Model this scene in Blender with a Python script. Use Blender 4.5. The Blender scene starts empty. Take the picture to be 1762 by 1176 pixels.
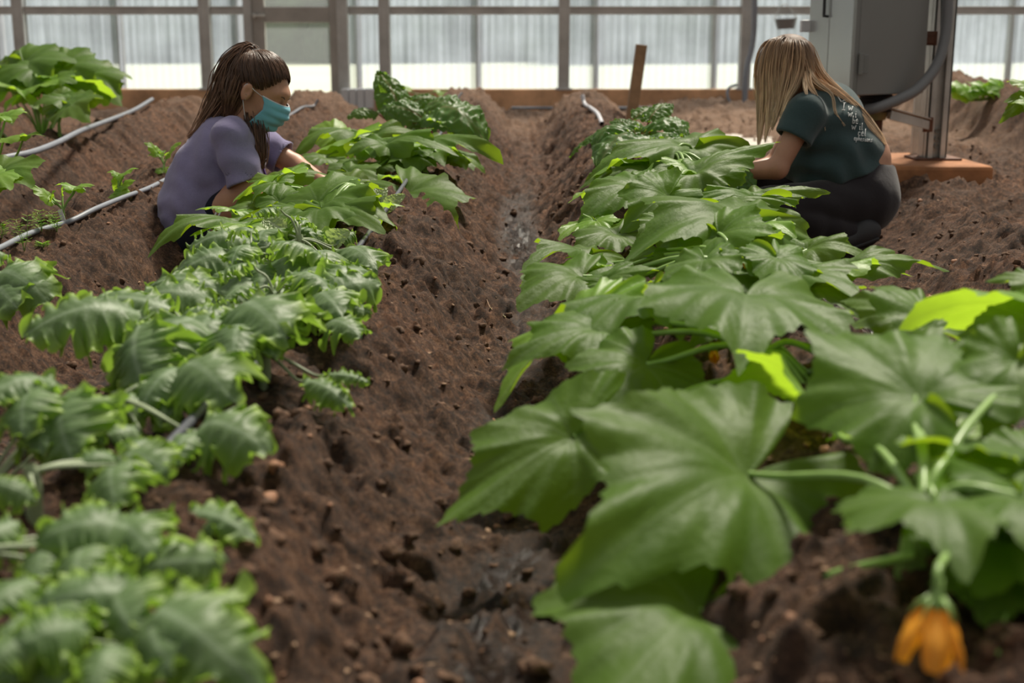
import bpy, bmesh, math, random
import numpy as np
from mathutils import Vector, Matrix
from mathutils.bvhtree import BVHTree
random.seed(7); rng = np.random.RandomState(11)
C = bpy.context.scene.collection
SC = bpy.context.scene

# ---------------------------------------------------------------- camera
F = 2250.0; CAMZ = 0.80; PITCH = math.radians(13.0)
cd = bpy.data.cameras.new('camera'); cam = bpy.data.objects.new('camera', cd); C.objects.link(cam)
cam.location = (0, 0, CAMZ); cam.rotation_euler = (math.pi/2 - PITCH, 0, 0)
cd.sensor_width = 36; cd.lens = 36*F/1762; cd.clip_start = .05; cd.clip_end = 600
cd.dof.use_dof = True; cd.dof.focus_distance = 3.8; cd.dof.aperture_fstop = 3.2
SC.camera = cam
# ---------------------------------------------------------------- view, world, sun
SC.view_settings.view_transform = 'Standard'; SC.view_settings.look = 'None'
SC.view_settings.gamma = 1; SC.view_settings.use_curve_mapping = False
SC.view_settings.exposure = 0.0
SC.cycles.max_bounces = 8; SC.cycles.transparent_max_bounces = 12
w = bpy.data.worlds.new('sky'); SC.world = w; w.use_nodes = True
nt = w.node_tree; bg = nt.nodes['Background']
geo = nt.nodes.new('ShaderNodeTexCoord'); sep = nt.nodes.new('ShaderNodeSeparateXYZ')
rmp = nt.nodes.new('ShaderNodeValToRGB')
nt.links.new(geo.outputs['Generated'], sep.inputs[0]); nt.links.new(sep.outputs['Z'], rmp.inputs[0])
nt.links.new(rmp.outputs[0], bg.inputs[0])
e = rmp.color_ramp.elements
e[0].position = 0.0; e[0].color = (.42, .42, .40, 1)
e[1].position = .80; e[1].color = (1.0, .98, .93, 1)
bg.inputs[1].default_value = 0.46
ld = bpy.data.lights.new('sun', 'SUN'); sun = bpy.data.objects.new('sun', ld); C.objects.link(sun)
ld.energy = 5.4; ld.angle = math.radians(11); ld.color = (1.0, .92, .78)
SUNV = Vector((0.30, 0.62, 0.95)).normalized()      # towards the sun
sun.rotation_euler = SUNV.to_track_quat('Z', 'Y').to_euler()

# ---------------------------------------------------------------- helpers
def P(px, py, Y):
    """point of the photograph's ray at world depth Y"""
    cp, sp = math.cos(PITCH), math.sin(PITCH)
    u = px-881.0; v = 588.0-py
    dx = u; dy = F*cp + v*sp; dz = -F*sp + v*cp
    t = Y/dy
    return Vector((dx*t, Y, CAMZ+dz*t))
def PR(px, py):
    cp, sp = math.cos(PITCH), math.sin(PITCH)
    u = px-881.0; v = 588.0-py
    return Vector((u, F*cp+v*sp, -F*sp+v*cp)).normalized()

def tag(o, label=None, cat=None, group=None, kind=None):
    if label: o['label'] = label
    if cat: o['category'] = cat
    if group: o['group'] = group
    if kind: o['kind'] = kind
    return o
def empty(name, loc, label=None, cat=None, group=None):
    o = bpy.data.objects.new(name, None); C.objects.link(o); o.location = loc; o.empty_display_size = .05
    return tag(o, label, cat, group)
def link(name, me, mat, parent=None, origin=None, smooth=True):
    """me has world coordinates minus origin"""
    o = bpy.data.objects.new(name, me); C.objects.link(o)
    if mat is not None and len(me.materials) == 0: me.materials.append(mat)
    og = Vector(origin) if origin is not None else Vector((0, 0, 0))
    if parent is not None:
        o.parent = parent
        pw = Vector(parent['_w']) if '_w' in parent else Vector(parent.location)
        o.location = og - pw
    else: o.location = og
    o['_w'] = tuple(og)
    if smooth and len(me.polygons): me.polygons.foreach_set('use_smooth', np.ones(len(me.polygons), bool))
    return o
def mesh_np(name, V, Fq, mat, parent=None, origin=None, attrs=None, smooth=True):
    V = np.asarray(V, np.float32)
    if origin is None: origin = V.mean(0) if parent is not None else (0, 0, 0)
    V = V - np.asarray(origin, np.float32)
    me = bpy.data.meshes.new(name)
    Fq = np.asarray(Fq, np.int32); k = Fq.shape[1]
    me.vertices.add(len(V)); me.vertices.foreach_set('co', V.ravel())
    me.loops.add(Fq.size); me.loops.foreach_set('vertex_index', Fq.ravel())
    me.polygons.add(len(Fq))
    me.polygons.foreach_set('loop_start', np.arange(0, Fq.size, k, dtype=np.int32))
    me.polygons.foreach_set('loop_total', np.full(len(Fq), k, np.int32))
    me.update(calc_edges=True); me.validate()
    if attrs:
        for n, a in attrs.items():
            at = me.attributes.new(n, 'FLOAT', 'POINT'); at.data.foreach_set('value', np.asarray(a, np.float32))
    return link(name, me, mat, parent, origin, smooth)
def grid_faces(n, m, wrap=False):
    """n rows, m columns"""
    i, j = np.meshgrid(np.arange(n-1), np.arange(m if wrap else m-1), indexing='ij')
    j2 = (j+1) % m
    return np.stack([i*m+j, i*m+j2, (i+1)*m+j2, (i+1)*m+j], -1).reshape(-1, 4)
class MB:
    def __init__(s): s.V = []; s.F = []; s.n = 0
    def add(s, V, Fq):
        V = np.asarray(V, float); Fq = np.asarray(Fq)
        if Fq.shape[1] == 3: Fq = np.concatenate([Fq, Fq[:, 2:3]], 1)
        s.V.append(V); s.F.append(Fq+s.n); s.n += len(V); return s
    def build(s, name, mat, parent=None, origin=None, smooth=False, bevel=0, bseg=2):
        V = np.concatenate(s.V); Fq = np.concatenate(s.F)
        if origin is None: origin = V.mean(0) if parent is not None else (V[:, 0].mean(), V[:, 1].mean(), V[:, 2].min())
        og = Vector([float(a) for a in origin])
        me = bpy.data.meshes.new(name)
        fl = [tuple(dict.fromkeys(int(a) for a in f)) for f in Fq]
        me.from_pydata([tuple(v - np.array(og)) for v in V], [], [f for f in fl if len(f) > 2]); me.update()
        o = link(name, me, mat, parent, og, smooth)
        if bevel:
            b = o.modifiers.new('b', 'BEVEL'); b.width = bevel; b.segments = bseg; b.limit_method = 'ANGLE'
        return o
BOXF = np.array([[0,1,3,2],[4,6,7,5],[0,4,5,1],[2,3,7,6],[0,2,6,4],[1,5,7,3]])
def box(mb, c, s, rot=None):
    V = np.array([[x, y, z] for x in (-.5, .5) for y in (-.5, .5) for z in (-.5, .5)])*np.array(s)
    if rot is not None: V = V @ np.array(rot.to_3x3()).T
    mb.add(V+np.array(c), BOXF); return mb
def box2(mb, a, b):
    a = np.array(a, float); b = np.array(b, float); return box(mb, (a+b)/2, np.abs(b-a))
def frames(pts):
    pts = np.asarray(pts, float)
    T = np.gradient(pts, axis=0); T /= np.linalg.norm(T, axis=1, keepdims=True)+1e-9
    N = np.zeros_like(T); up = np.array([0, 0, 1.0]) if abs(T[0, 2]) < .9 else np.array([1.0, 0, 0])
    n = np.cross(np.cross(T[0], up), T[0])
    for i in range(len(T)):
        n = n - T[i]*np.dot(n, T[i]); n /= np.linalg.norm(n)+1e-9; N[i] = n
    return T, N, np.cross(T, N)
def smooth_path(pts, n=16):
    pts = np.asarray(pts, float); k = len(pts)
    if k == 2: t = np.linspace(0, 1, n)[:, None]; return pts[0]*(1-t)+pts[1]*t
    Q = np.vstack([2*pts[0]-pts[1], pts, 2*pts[-1]-pts[-2]])
    out = []
    for s in np.linspace(0, k-1-1e-6, n):
        i = int(s); t = s-i; p0, p1, p2, p3 = Q[i:i+4]
        out.append(.5*((2*p1)+(-p0+p2)*t+(2*p0-5*p1+4*p2-p3)*t*t+(-p0+3*p1-3*p2+p3)*t**3))
    return np.array(out)
def tube_vf(pts, radii, sides=8, caps=True):
    pts = np.asarray(pts, float); n = len(pts)
    r = np.interp(np.linspace(0, 1, n), np.linspace(0, 1, len(np.atleast_1d(radii))), np.atleast_1d(radii))
    T, N, B = frames(pts)
    a = np.linspace(0, 2*np.pi, sides, endpoint=False)
    V = pts[:, None]+r[:, None, None]*(np.cos(a)[None, :, None]*N[:, None]+np.sin(a)[None, :, None]*B[:, None])
    V = V.reshape(-1, 3); Fq = grid_faces(n, sides, True)
    if caps:
        V = np.vstack([V, pts[0], pts[-1]]); c0 = n*sides; c1 = c0+1
        j = np.arange(sides); j2 = (j+1) % sides
        f0 = np.stack([np.full(sides, c0), j2, j, j], 1); f1 = np.stack([np.full(sides, c1), (n-1)*sides+j, (n-1)*sides+j2, (n-1)*sides+j2], 1)
        Fq = np.vstack([Fq, f0, f1])
    return V, Fq
def tube(mb, pts, radii, n=16, sides=8):
    mb.add(*tube_vf(smooth_path(pts, n), radii, sides)); return mb

# value noise
_T = rng.rand(256, 256)
def vn(x, y, s=0):
    x = np.asarray(x, float)+s*17.3; y = np.asarray(y, float)+s*7.7
    xi = np.floor(x).astype(int); yi = np.floor(y).astype(int); fx = x-xi; fy = y-yi
    fx = fx*fx*(3-2*fx); fy = fy*fy*(3-2*fy)
    a = _T[xi & 255, yi & 255]; b = _T[(xi+1) & 255, yi & 255]; c = _T[xi & 255, (yi+1) & 255]; d = _T[(xi+1) & 255, (yi+1) & 255]
    return (a*(1-fx)+b*fx)*(1-fy)+(c*(1-fx)+d*fx)*fy
def fbm(x, y, o=4, s=0):
    t = 0; a = .5
    for i in range(o): t = t+a*(vn(x*2**i, y*2**i, s+i)-.5); a *= .5
    return t
def sst(a, b, x):
    t = np.clip((x-a)/(b-a), 0, 1); return t*t*(3-2*t)

# ---------------------------------------------------------------- materials
class M:
    def __init__(s, name):
        s.m = bpy.data.materials.new(name); s.m.use_nodes = True; s.t = s.m.node_tree
        s.b = s.t.nodes['Principled BSDF']; s.out = s.t.nodes['Material Output']
    def n(s, ty, **k):
        x = s.t.nodes.new(ty)
        for a, v in k.items():
            if a in x.inputs.keys(): s.put(x.inputs[a], v)
            else: setattr(x, a, v)
        return x
    def put(s, inp, v):
        if hasattr(v, 'is_output') or hasattr(v, 'links') and not isinstance(v, (int, float)): s.t.links.new(v, inp)
        else: inp.default_value = v
    def set(s, **k):
        for a, v in k.items(): s.put(s.b.inputs[a.replace('_', ' ')], v)
        return s
    def coord(s, kind='Object'): return s.n('ShaderNodeTexCoord').outputs[kind]
    def noise(s, scale, detail=4, rough=.6, co=None):
        x = s.n('ShaderNodeTexNoise'); x.inputs['Scale'].default_value = scale; x.inputs['Detail'].default_value = detail; x.inputs['Roughness'].default_value = rough
        if co is not None: s.t.links.new(co, x.inputs['Vector'])
        return x.outputs['Fac']
    def ramp(s, f, stops):
        x = s.n('ShaderNodeValToRGB'); s.t.links.new(f, x.inputs[0]); el = x.color_ramp.elements
        while len(el) < len(stops): el.new(.5)
        for e_, (p, c) in zip(el, stops):
            e_.position = p; e_.color = (c if len(c) == 4 else (*c, 1)) if isinstance(c, tuple) else (c, c, c, 1)
        return x.outputs[0]
    def mix(s, f, a, b, mode='MIX'):
        x = s.n('ShaderNodeMix', data_type='RGBA', blend_type=mode)
        for i, v in ((0, f), (6, a), (7, b)):
            if isinstance(v, tuple): v = (*v, 1) if len(v) == 3 else v
            s.put(x.inputs[i], v)
        return x.outputs[2]
    def math(s, op, a, b=None, c=None):
        x = s.n('ShaderNodeMath', operation=op); s.put(x.inputs[0], a)
        if b is not None: s.put(x.inputs[1], b)
        if c is not None: s.put(x.inputs[2], c)
        return x.outputs[0]
    def bump(s, h, strength=.5, dist=.01):
        x = s.n('ShaderNodeBump'); x.inputs['Strength'].default_value = strength; x.inputs['Distance'].default_value = dist
        s.t.links.new(h, x.inputs['Height']); s.t.links.new(x.outputs[0], s.b.inputs['Normal']); return x
    def attr(s, name): return s.n('ShaderNodeAttribute', attribute_name=name).outputs['Fac']
def simple(name, col, rough=.6, metal=0, nscale=0, namt=.2, bump=0, spec=.5):
    m = M(name); m.set(Roughness=rough, Metallic=metal)
    m.b.inputs['Specular IOR Level'].default_value = spec
    co = m.coord()
    if nscale:
        n1 = m.noise(nscale, 5, .65, co)
        lo = tuple(c*(1-namt) for c in col); hi = tuple(min(1, c*(1+namt)) for c in col)
        m.set(Base_Color=m.ramp(n1, [(.3, lo), (.7, hi)]))
        if bump: m.bump(n1, bump, .005)
    else: m.set(Base_Color=(*col, 1))
    return m.m

# soil
m = M('soil'); co = m.coord()
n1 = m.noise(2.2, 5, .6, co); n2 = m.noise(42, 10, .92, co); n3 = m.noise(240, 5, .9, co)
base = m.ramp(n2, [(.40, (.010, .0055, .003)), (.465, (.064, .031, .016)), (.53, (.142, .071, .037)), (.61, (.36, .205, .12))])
warm = m.ramp(n1, [(.35, (.72, .72, .74)), (.65, (1.2, 1.08, 1.0))])
base = m.mix(1.0, base, warm, 'MULTIPLY')
vor = m.n('ShaderNodeTexVoronoi'); vor.inputs['Scale'].default_value = 95; m.t.links.new(co, vor.inputs['Vector'])
pick = m.math('GREATER_THAN', m.noise(61, 2, .5, co), .60)
speck = m.math('MULTIPLY', m.math('LESS_THAN', vor.outputs['Distance'], .30), pick)
base = m.mix(m.math('MULTIPLY', speck, .55), base, (.30, .17, .10))
# orange clay patches and damp floor of the furrows (real wet ground, carried by the mesh)
clay = m.ramp(m.noise(5.5, 4, .6, co), [(.60, 0.0), (.70, 1.0)])
base = m.mix(m.math('MULTIPLY', clay, .35), base, (.17, .062, .022))
wet = m.attr('wet'); wetn = m.math('MULTIPLY', wet, m.ramp(m.noise(9, 4, .7, co), [(.36, 0.0), (.50, 1.0)]))
base = m.mix(m.math('MULTIPLY', wetn, .82), base, (.022, .015, .013))
pale = m.attr('pale'); base = m.mix(m.math('MULTIPLY', pale, .6), base, (.42, .27, .18))  # dry soil tone, with painted sunlight on the far ground
m.set(Base_Color=base, Roughness=m.math('MULTIPLY_ADD', wetn, -.66, .9))
m.b.inputs['Specular IOR Level'].default_value = .5
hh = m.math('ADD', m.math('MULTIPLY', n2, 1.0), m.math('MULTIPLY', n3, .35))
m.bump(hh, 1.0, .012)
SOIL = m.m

def leafmat(name, base, base2, vein, trans, tfac=.35, rough=.45, edgecol=None, bumps=.35, spec=.5, bscale=60):
    m = M(name); co = m.coord()
    n1 = m.noise(14, 4, .6, co); c = m.ramp(n1, [(.3, base), (.7, base2)])
    e_ = m.attr('edge')
    if edgecol: c = m.mix(m.math('POWER', e_, 1.3), c, edgecol)
    v = m.attr('vein'); c = m.mix(v, c, vein)
    m.set(Base_Color=c, Roughness=rough); m.b.inputs['Specular IOR Level'].default_value = spec
    h = m.math('ADD', m.noise(bscale, 3, .6, co), m.math('MULTIPLY', v, -.6)); m.bump(h, bumps, .004)
    tr = m.n('ShaderNodeBsdfTranslucent'); tc = m.mix(m.math('MULTIPLY', v, .5), trans, tuple(x*.5 for x in trans))
    if edgecol: tc = m.mix(e_, tc, tuple(min(1, x*1.25) for x in trans))
    m.t.links.new(tc, tr.inputs[0])
    mx = m.n('ShaderNodeMixShader'); mx.inputs[0].default_value = tfac
    m.t.links.new(m.b.outputs[0], mx.inputs[1]); m.t.links.new(tr.outputs[0], mx.inputs[2]); m.t.links.new(mx.outputs[0], m.out.inputs[0])
    return m.m
SQ = leafmat('squash_leaf', (.072, .146, .018), (.112, .205, .028), (.17, .26, .09), (.40, .60, .02), .42, .50, spec=.24)
SQY = leafmat('young_backlit_squash_leaf', (.17, .33, .035), (.24, .42, .05), (.35, .50, .14), (.52, .80, .04), .5, .45)  # young leaves, and backlit undersides with their glow put into the colour
KA = leafmat('kale_leaf', (.10, .175, .065), (.16, .25, .10), (.34, .45, .28), (.30, .50, .05), .36, .5, edgecol=(.33, .50, .05))
CH = leafmat('chard_leaf', (.060, .145, .030), (.10, .21, .045), (.24, .09, .05), (.30, .52, .03), .40, .42, bumps=.6, bscale=45, spec=.3)
LE = leafmat('lettuce_leaf', (.30, .42, .17), (.40, .52, .24), (.60, .68, .45), (.50, .65, .18), .4, .4)
OUTL = leafmat('tree_leaf', (.05, .09, .045), (.08, .13, .06), (.1, .12, .06), (.1, .16, .05), .2, .6)
STK = simple('green_stalk', (.22, .36, .09), .4, 0, 20, .15)
KSTK = simple('kale_stalk', (.30, .36, .22), .5, 0, 20, .15)
CSTK = simple('red_chard_stalk', (.35, .035, .045), .35, 0, 20, .2)
PETAL = leafmat('squash_petal', (.85, .33, .02), (.95, .48, .03), (.80, .40, .05), (.95, .42, .02), .4, .5)
HOSE = simple('grey_drip_hose', (.24, .26, .30), .45, 0, 8, .12)
WHOSE = simple('white_hose', (.62, .62, .66), .45, 0, 8, .08)
GALV = simple('galvanized_steel', (.55, .54, .51), .42, .3, 5, .22)
ALU = simple('aluminium_frame', (.52, .51, .49), .5, .15, 3, .2)
ALUT = simple('thin_glazing_bar', (.36, .29, .23), .55, .1, 3, .2)
DOORM = simple('door_aluminium', (.42, .39, .36), .45, .3, 3, .15)
CAB = simple('shaded_grey_enamel', (.235, .235, .225), .38, .15, 2, .05)  # cabinet enamel, colour darkened for the shaded right face
CABF = simple('lit_grey_enamel', (.46, .48, .48), .22, .45, 2, .05)  # same cabinet, colour brightened for light reflected off the left face
DARK = simple('dark_rubber', (.02, .02, .022), .6)
RUST = simple('rusty_steel', (.13, .055, .03), .7, .2, 15, .4, .3)
WOOD = simple('weathered_stake_wood', (.32, .20, .11), .75, 0, 12, .25, .3)
BEAM = simple('soil_stained_timber', (.66, .38, .21), .8, 0, 3, .4, .3)
CONC = simple('pale_concrete', (.55, .50, .44), .85, 0, 7, .2, .3)
CONCO = simple('clay_stained_concrete', (.40, .17, .07), .85, 0, 5, .35, .4)
COND = simple('grey_conduit', (.20, .20, .205), .45, 0, 4, .08)
WHITEP = simple('white_plastic', (.70, .70, .72), .4, 0, 5, .06)

# ---------------------------------------------------------------- ground
CRX = np.array([-4.4, -3.4, -2.42, -1.42, -.46, .52, 1.52, 2.5, 3.5, 4.5, 5.5])
def hbase(x, y):
    x = np.asarray(x, float); y = np.asarray(y, float)
    xs = x - .055*(y-4)/4*np.sign(x+.9)*0 + .03*np.sin(y*1.3+x*2) - .012*(y-4)
    xs = np.where(x < -.95, x + .035*(y-5)*sst(-.95, -1.5, x), xs)
    ph = np.interp(xs, CRX, np.arange(len(CRX)))
    fr = np.abs(ph-np.round(ph))*2               # 0 crest, 1 trough
    prof = 1-sst(.18, .92, fr)
    crest = .225+.011*(y-3)
    # bed ends
    k = np.round(ph).astype(int)
    yend = np.array([11.2, 11.0, 11.4, 12.0, 12.2, 11.7, 5.9, 11, 11.8, 11.8, 11.8])[np.clip(k, 0, 10)]
    end = 1-sst(yend-.9, yend+.3, y)
    ystart = np.array([0, 0, 0, 0, 0, 0, 0, 8.2, 7.2, 7.2, 7])[np.clip(k, 0, 10)]
    end = end*sst(ystart-.6, ystart+.6, y)
    crest = np.where(k == 7, crest*.5, crest); crest = np.where(k >= 8, crest*1.35, crest)
    crest = np.where(k == 6, .21, crest)
    floor_ = .11*sst(8, 12, y)+.10*sst(5.6, 6.8, y)*sst(1.1, 1.7, x)
    return floor_+(crest-floor_*.5)*prof*end, fr
def height(x, y):
    h, fr = hbase(x, y)
    near = 1.0
    n = .070*fbm(x*2.6, y*1.6, 3, 1)+.062*fbm(x*8, y*7, 3, 5)+.046*fbm(x*26, y*24, 3, 9)+.020*fbm(x*70, y*66, 2, 15)
    cl = vn(x*16, y*13, 21); cl = np.maximum(cl-.60, 0)*.10-np.maximum(.25-vn(x*13, y*11, 31), 0)*.14
    cl2 = vn(x*42, y*40, 23); cl2 = np.maximum(cl2-.55, 0)*.045-np.maximum(.28-vn(x*37, y*35, 33), 0)*.06
    gul = -.035*np.clip(np.sin(y*7+3*fbm(x*2, y*2, 2, 3)*6+x*4), 0, 1)**4*np.sin(np.clip(fr, 0, 1)*np.pi)   # rill marks down the slopes
    heap = .05*np.exp(-((x-2.12)/.28)**2-((y-6.22)/.22)**2)+.02*np.exp(-((x-2.9)/.35)**2-((y-6.4)/.3)**2)
    dip = np.exp(-(np.maximum(np.abs(x-1.28)-.10, 0)/.20)**2-((y-4.75)/.65)**2)
    return (h+n+cl+cl2+gul)*(1-.93*dip)+heap-.09*sst(1.42, 1.05, y)*sst(-.25, -.45, x)
xa = np.concatenate([np.arange(-8.4, -1.9, .03), np.arange(-1.9, 1.9, .0085), np.arange(1.9, 8.6, .03)])
ya = np.exp(np.arange(math.log(.7), math.log(13.35), .0031))
X, Y = np.meshgrid(xa, ya)
Z = height(X, Y)
_, FR = hbase(X, Y)
wet = sst(.74, .97, FR)*(1-.85*sst(5.5, 7.5, Y))*(X < 1.2)*(.35+.65*sst(-.03, .10, fbm(X*1.2, Y*.8, 3, 40)))
pale = sst(7.5, 9.5, Y)*sst(.75, 1.0, X)*sst(3.6, 2.8, X)+.6*sst(8.8, 11.5, Y)  # light bare soil, plus sunlight before the wall put into the colour
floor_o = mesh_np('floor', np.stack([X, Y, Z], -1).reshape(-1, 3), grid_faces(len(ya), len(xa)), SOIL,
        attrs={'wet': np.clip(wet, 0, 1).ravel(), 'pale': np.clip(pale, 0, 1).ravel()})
tag(floor_o, kind='structure')
def gz(x, y): return float(height(np.array([float(x)]), np.array([float(y)]))[0])
def G(px, py, dz=0.0):
    """where the photograph's ray meets the ground"""
    d = PR(px, py); o = Vector((0, 0, CAMZ)); t = .9; 
    ts = np.arange(.9, 15, .01); q = np.array(o)[None]+ts[:, None]*np.array(d)[None]
    below = q[:, 2]-height(q[:, 0], q[:, 1])-dz < 0
    i = int(np.argmax(below)) if below.any() else len(ts)-1
    return Vector(q[i])

# loose clods, chips and stones lying on the soil
def ico(sub=1):
    bm = bmesh.new(); bmesh.ops.create_icosphere(bm, subdivisions=sub, radius=1)
    V = np.array([v.co[:] for v in bm.verts]); Fq = np.array([[v.index for v in f.verts] for f in bm.faces]); bm.free(); return V, Fq
IV, IF = ico(2)
def scatter(name, n, rlo, rhi, mat, label, cat, flat=(.6, 1), sub=None, ypow=1.6, wpow=3):
    Vs = []; Fs = []; off = 0
    for i in range(n):
        y = 1.15+(11-1.15)*rng.rand()**ypow; x = (rng.rand()*2-1)*(.42*y+.2)
        r = rlo+(rhi-rlo)*rng.rand()**wpow
        q = IV*(1+.8*(rng.rand(len(IV), 1)-.5))
        s = np.array([r*rng.uniform(.7, 1.4), r*rng.uniform(.7, 1.3), r*rng.uniform(*flat)])
        a = rng.rand()*6.28; t = rng.uniform(-.5, .5)
        R = np.array(Matrix.Rotation(a, 3, 'Z') @ Matrix.Rotation(t, 3, 'X'))
        q = (q*s) @ R.T; z = gz(x, y)
        Vs.append(q+[x, y, z+s[2]*.25]); Fs.append(IF+off); off += len(IV)
    o = mesh_np(name, np.concatenate(Vs), np.concatenate(Fs), mat)
    return tag(o, label, cat, kind='stuff')
CLOD = simple('crumbly_clod', (.105, .056, .032), .95, 0, 60, .7, .8)
STONE = simple('tan_stone', (.30, .15, .085), .8, 0, 20, .3, .3)
CHIP = simple('pale_wood_chip', (.28, .17, .10), .8, 0, 30, .3)
scatter('soil_clods', 5200, .002, .014, CLOD, 'dark crumbly clods lying loose all over the planting beds', 'soil clods')
scatter('pebbles', 420, .003, .013, STONE, 'small tan and orange pebbles strewn over the beds', 'pebbles')
scatter('bark_chips', 1500, .0018, .006, CHIP, 'fine pale bark chips flecked through the soil', 'bark chips', flat=(.15, .4), wpow=2)

# ---------------------------------------------------------------- end wall of the greenhouse
YW = 13.3
def wx(px, py=100, Y=YW): return P(px, py, Y).x
def wz(py, Y=YW): return P(881, py, Y).z
ZB = wz(153); ZR = wz(19); TOP = 3.0
XL, XR = -8.2, 8.4
wall = empty('wall_back', (0, YW, 0)); tag(wall, kind='structure')
mb = MB(); box2(mb, (XL, YW-.10, -.05), (wx(462), YW+.06, ZB)); box2(mb, (wx(600), YW-.10, -.05), (XR, YW+.06, ZB))
mb.build('sill_beam', BEAM, wall, bevel=.012)
n = 0
for px in (-583, -275, 40, 357, 663, 970, 1281, 1589, 1897, 2205):
    n += 1; x = wx(px, 90); mb = MB()
    box2(mb, (x-.055, YW-.09, ZB-.03), (x-.030, YW+.02, TOP)); box2(mb, (x+.030, YW-.09, ZB-.03), (x+.055, YW+.02, TOP))
    box2(mb, (x-.055, YW-.02, ZB-.03), (x+.055, YW+.04, TOP)); box2(mb, (x-.042, YW-.085, ZB), (x+.042, YW-.05, TOP))
    box2(mb, (x-.08, YW-.11, ZB-.01), (x+.08, YW+.02, ZB+.012))
    tag(mb.build('trim_%d' % n, ALU, bevel=.004), kind='structure')
for px in (-400, -195, 4, 208, 412, 617, 823, 1026, 1230, 1434, 1738, 1940, 2145):
    n += 1; x = wx(px, 90, YW+.12); mb = MB(); box2(mb, (x-.028, YW+.12, ZB-.03), (x+.028, YW+.16, TOP)); box2(mb, (x-.010, YW+.085, ZB-.03), (x+.010, YW+.12, TOP))
    tag(mb.build('trim_%d' % n, ALUT, bevel=.003), kind='structure')
for (a, b) in ((XL, wx(428)), (wx(600), XR)):
    n += 1; mb = MB(); box2(mb, (a, YW-.05, ZR-.035), (b, YW+.03, ZR+.04)); box2(mb, (a, YW-.06, ZR+.030), (b, YW+.02, ZR+.045))
    tag(mb.build('trim_%d' % n, ALU, bevel=.004), kind='structure')
# polycarbonate sheets
m = M('milky_polycarbonate'); co = m.coord('Object')
mp = m.n('ShaderNodeMapping'); mp.inputs['Scale'].default_value = (14, 1, .35); m.t.links.new(co, mp.inputs[0])
st = m.noise(1.6, 5, .7, mp.outputs[0]); bl = m.noise(1.3, 4, .6, co)
f1 = m.math('MULTIPLY', m.ramp(st, [(.35, .62), (.7, 1.0)]), m.ramp(bl, [(.3, .6), (.75, 1.25)]))
tr = m.n('ShaderNodeBsdfTransparent'); tr.inputs[0].default_value = (.88, .94, 1, 1)
tl = m.n('ShaderNodeBsdfTranslucent'); tl.inputs[0].default_value = (.70, .80, 1.0, 1)
df = m.n('ShaderNodeBsdfDiffuse'); df.inputs[0].default_value = (.8, .85, .9, 1)
m1 = m.n('ShaderNodeMixShader'); m1.inputs[0].default_value = .25; m.t.links.new(tl.outputs[0], m1.inputs[1]); m.t.links.new(df.outputs[0], m1.inputs[2])
mx = m.n('ShaderNodeMixShader'); m.t.links.new(m.math('MULTIPLY', f1, .72), mx.inputs[0])
m.t.links.new(tr.outputs[0], mx.inputs[1]); m.t.links.new(m1.outputs[0], mx.inputs[2]); m.t.links.new(mx.outputs[0], m.out.inputs[0])
POLY = m.m
m = M('clear_door_pane'); tr = m.n('ShaderNodeBsdfTransparent'); tr.inputs[0].default_value = (.9, .94, .97, 1)
tl = m.n('ShaderNodeBsdfTranslucent'); tl.inputs[0].default_value = (.85, .92, 1.0, 1)
mx = m.n('ShaderNodeMixShader'); mx.inputs[0].default_value = .18; m.t.links.new(tr.outputs[0], mx.inputs[1]); m.t.links.new(tl.outputs[0], mx.inputs[2]); m.t.links.new(mx.outputs[0], m.out.inputs[0])
CLEAR = m.m
def pane(name, x0, x1, z0, z1, y, mat, parent=None, corr=True):
    nx = max(2, int((x1-x0)/.012)) if corr else 2
    xs = np.linspace(x0, x1, nx); ys = y+(.006*np.sin(xs*2*np.pi/.076) if corr else 0*xs)
    V = np.array([[a, b, z] for z in (z0, z1) for a, b in zip(xs, ys)])
    return mesh_np(name, V, grid_faces(2, nx), mat, parent, origin=(x0, y, z0))
wn = 0
bars = [XL]+[wx(p, 90, YW+.06) for p in (-195, 4, 208, 412)]+[wx(432)]
for a, b in zip(bars[:-1], bars[1:]):
    wn += 1; tag(pane('window_%d' % wn, a, b, ZB, TOP, YW+.07, POLY), kind='structure')
bars = [wx(600)]+[wx(p, 90, YW+.06) for p in (617, 823, 1026, 1230, 1434, 1738)]+[XR]
for a, b in zip(bars[:-1], bars[1:]):
    wn += 1; tag(pane('window_%d' % wn, a, b, ZB, TOP, YW+.07, POLY), kind='structure')
# door
dr = empty('door_1', (wx(515), YW-.1, .1)); tag(dr, kind='structure')
zt = wz(162)
mb = MB(); box2(mb, (wx(426), YW-.14, zt), (wx(440), YW+.0, TOP)); box2(mb, (wx(584), YW-.14, zt), (wx(602), YW, TOP)); mb.build('door_frame', ALU, dr, bevel=.004)
mb = MB(); box2(mb, (wx(440), YW-.11, zt), (wx(461), YW-.03, TOP)); box2(mb, (wx(571), YW-.11, zt), (wx(584), YW-.03, TOP))
box2(mb, (wx(461), YW-.105, wz(39)), (wx(571), YW-.035, wz(12))); mb.build('door_leaf', DOORM, dr, bevel=.004)
mb = MB(); c = P(445, 27, YW-.16); box(mb, c, (.12, .02, .022)); box(mb, c+Vector((-.05, .02, 0)), (.025, .05, .05)); mb.build('door_handle', GALV, dr, bevel=.004)
pane('door_pane', wx(461), wx(571), zt, TOP, YW-.07, CLEAR, dr, False)
mb = MB(); box2(mb, (wx(455), YW-.25, 0), (wx(600), YW+.05, zt)); tag(mb.build('trim_40', CONC, bevel=.015), kind='structure')
mb = MB(); a = P(588, 183, YW-.28); b = P(641, 153, YW-.28)
for i in range(4): box2(mb, (a.x+(b.x-a.x)*i/4, YW-.30, a.z-.08), (a.x+(b.x-a.x)*(i+.9)/4, YW-.08, b.z))
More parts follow.
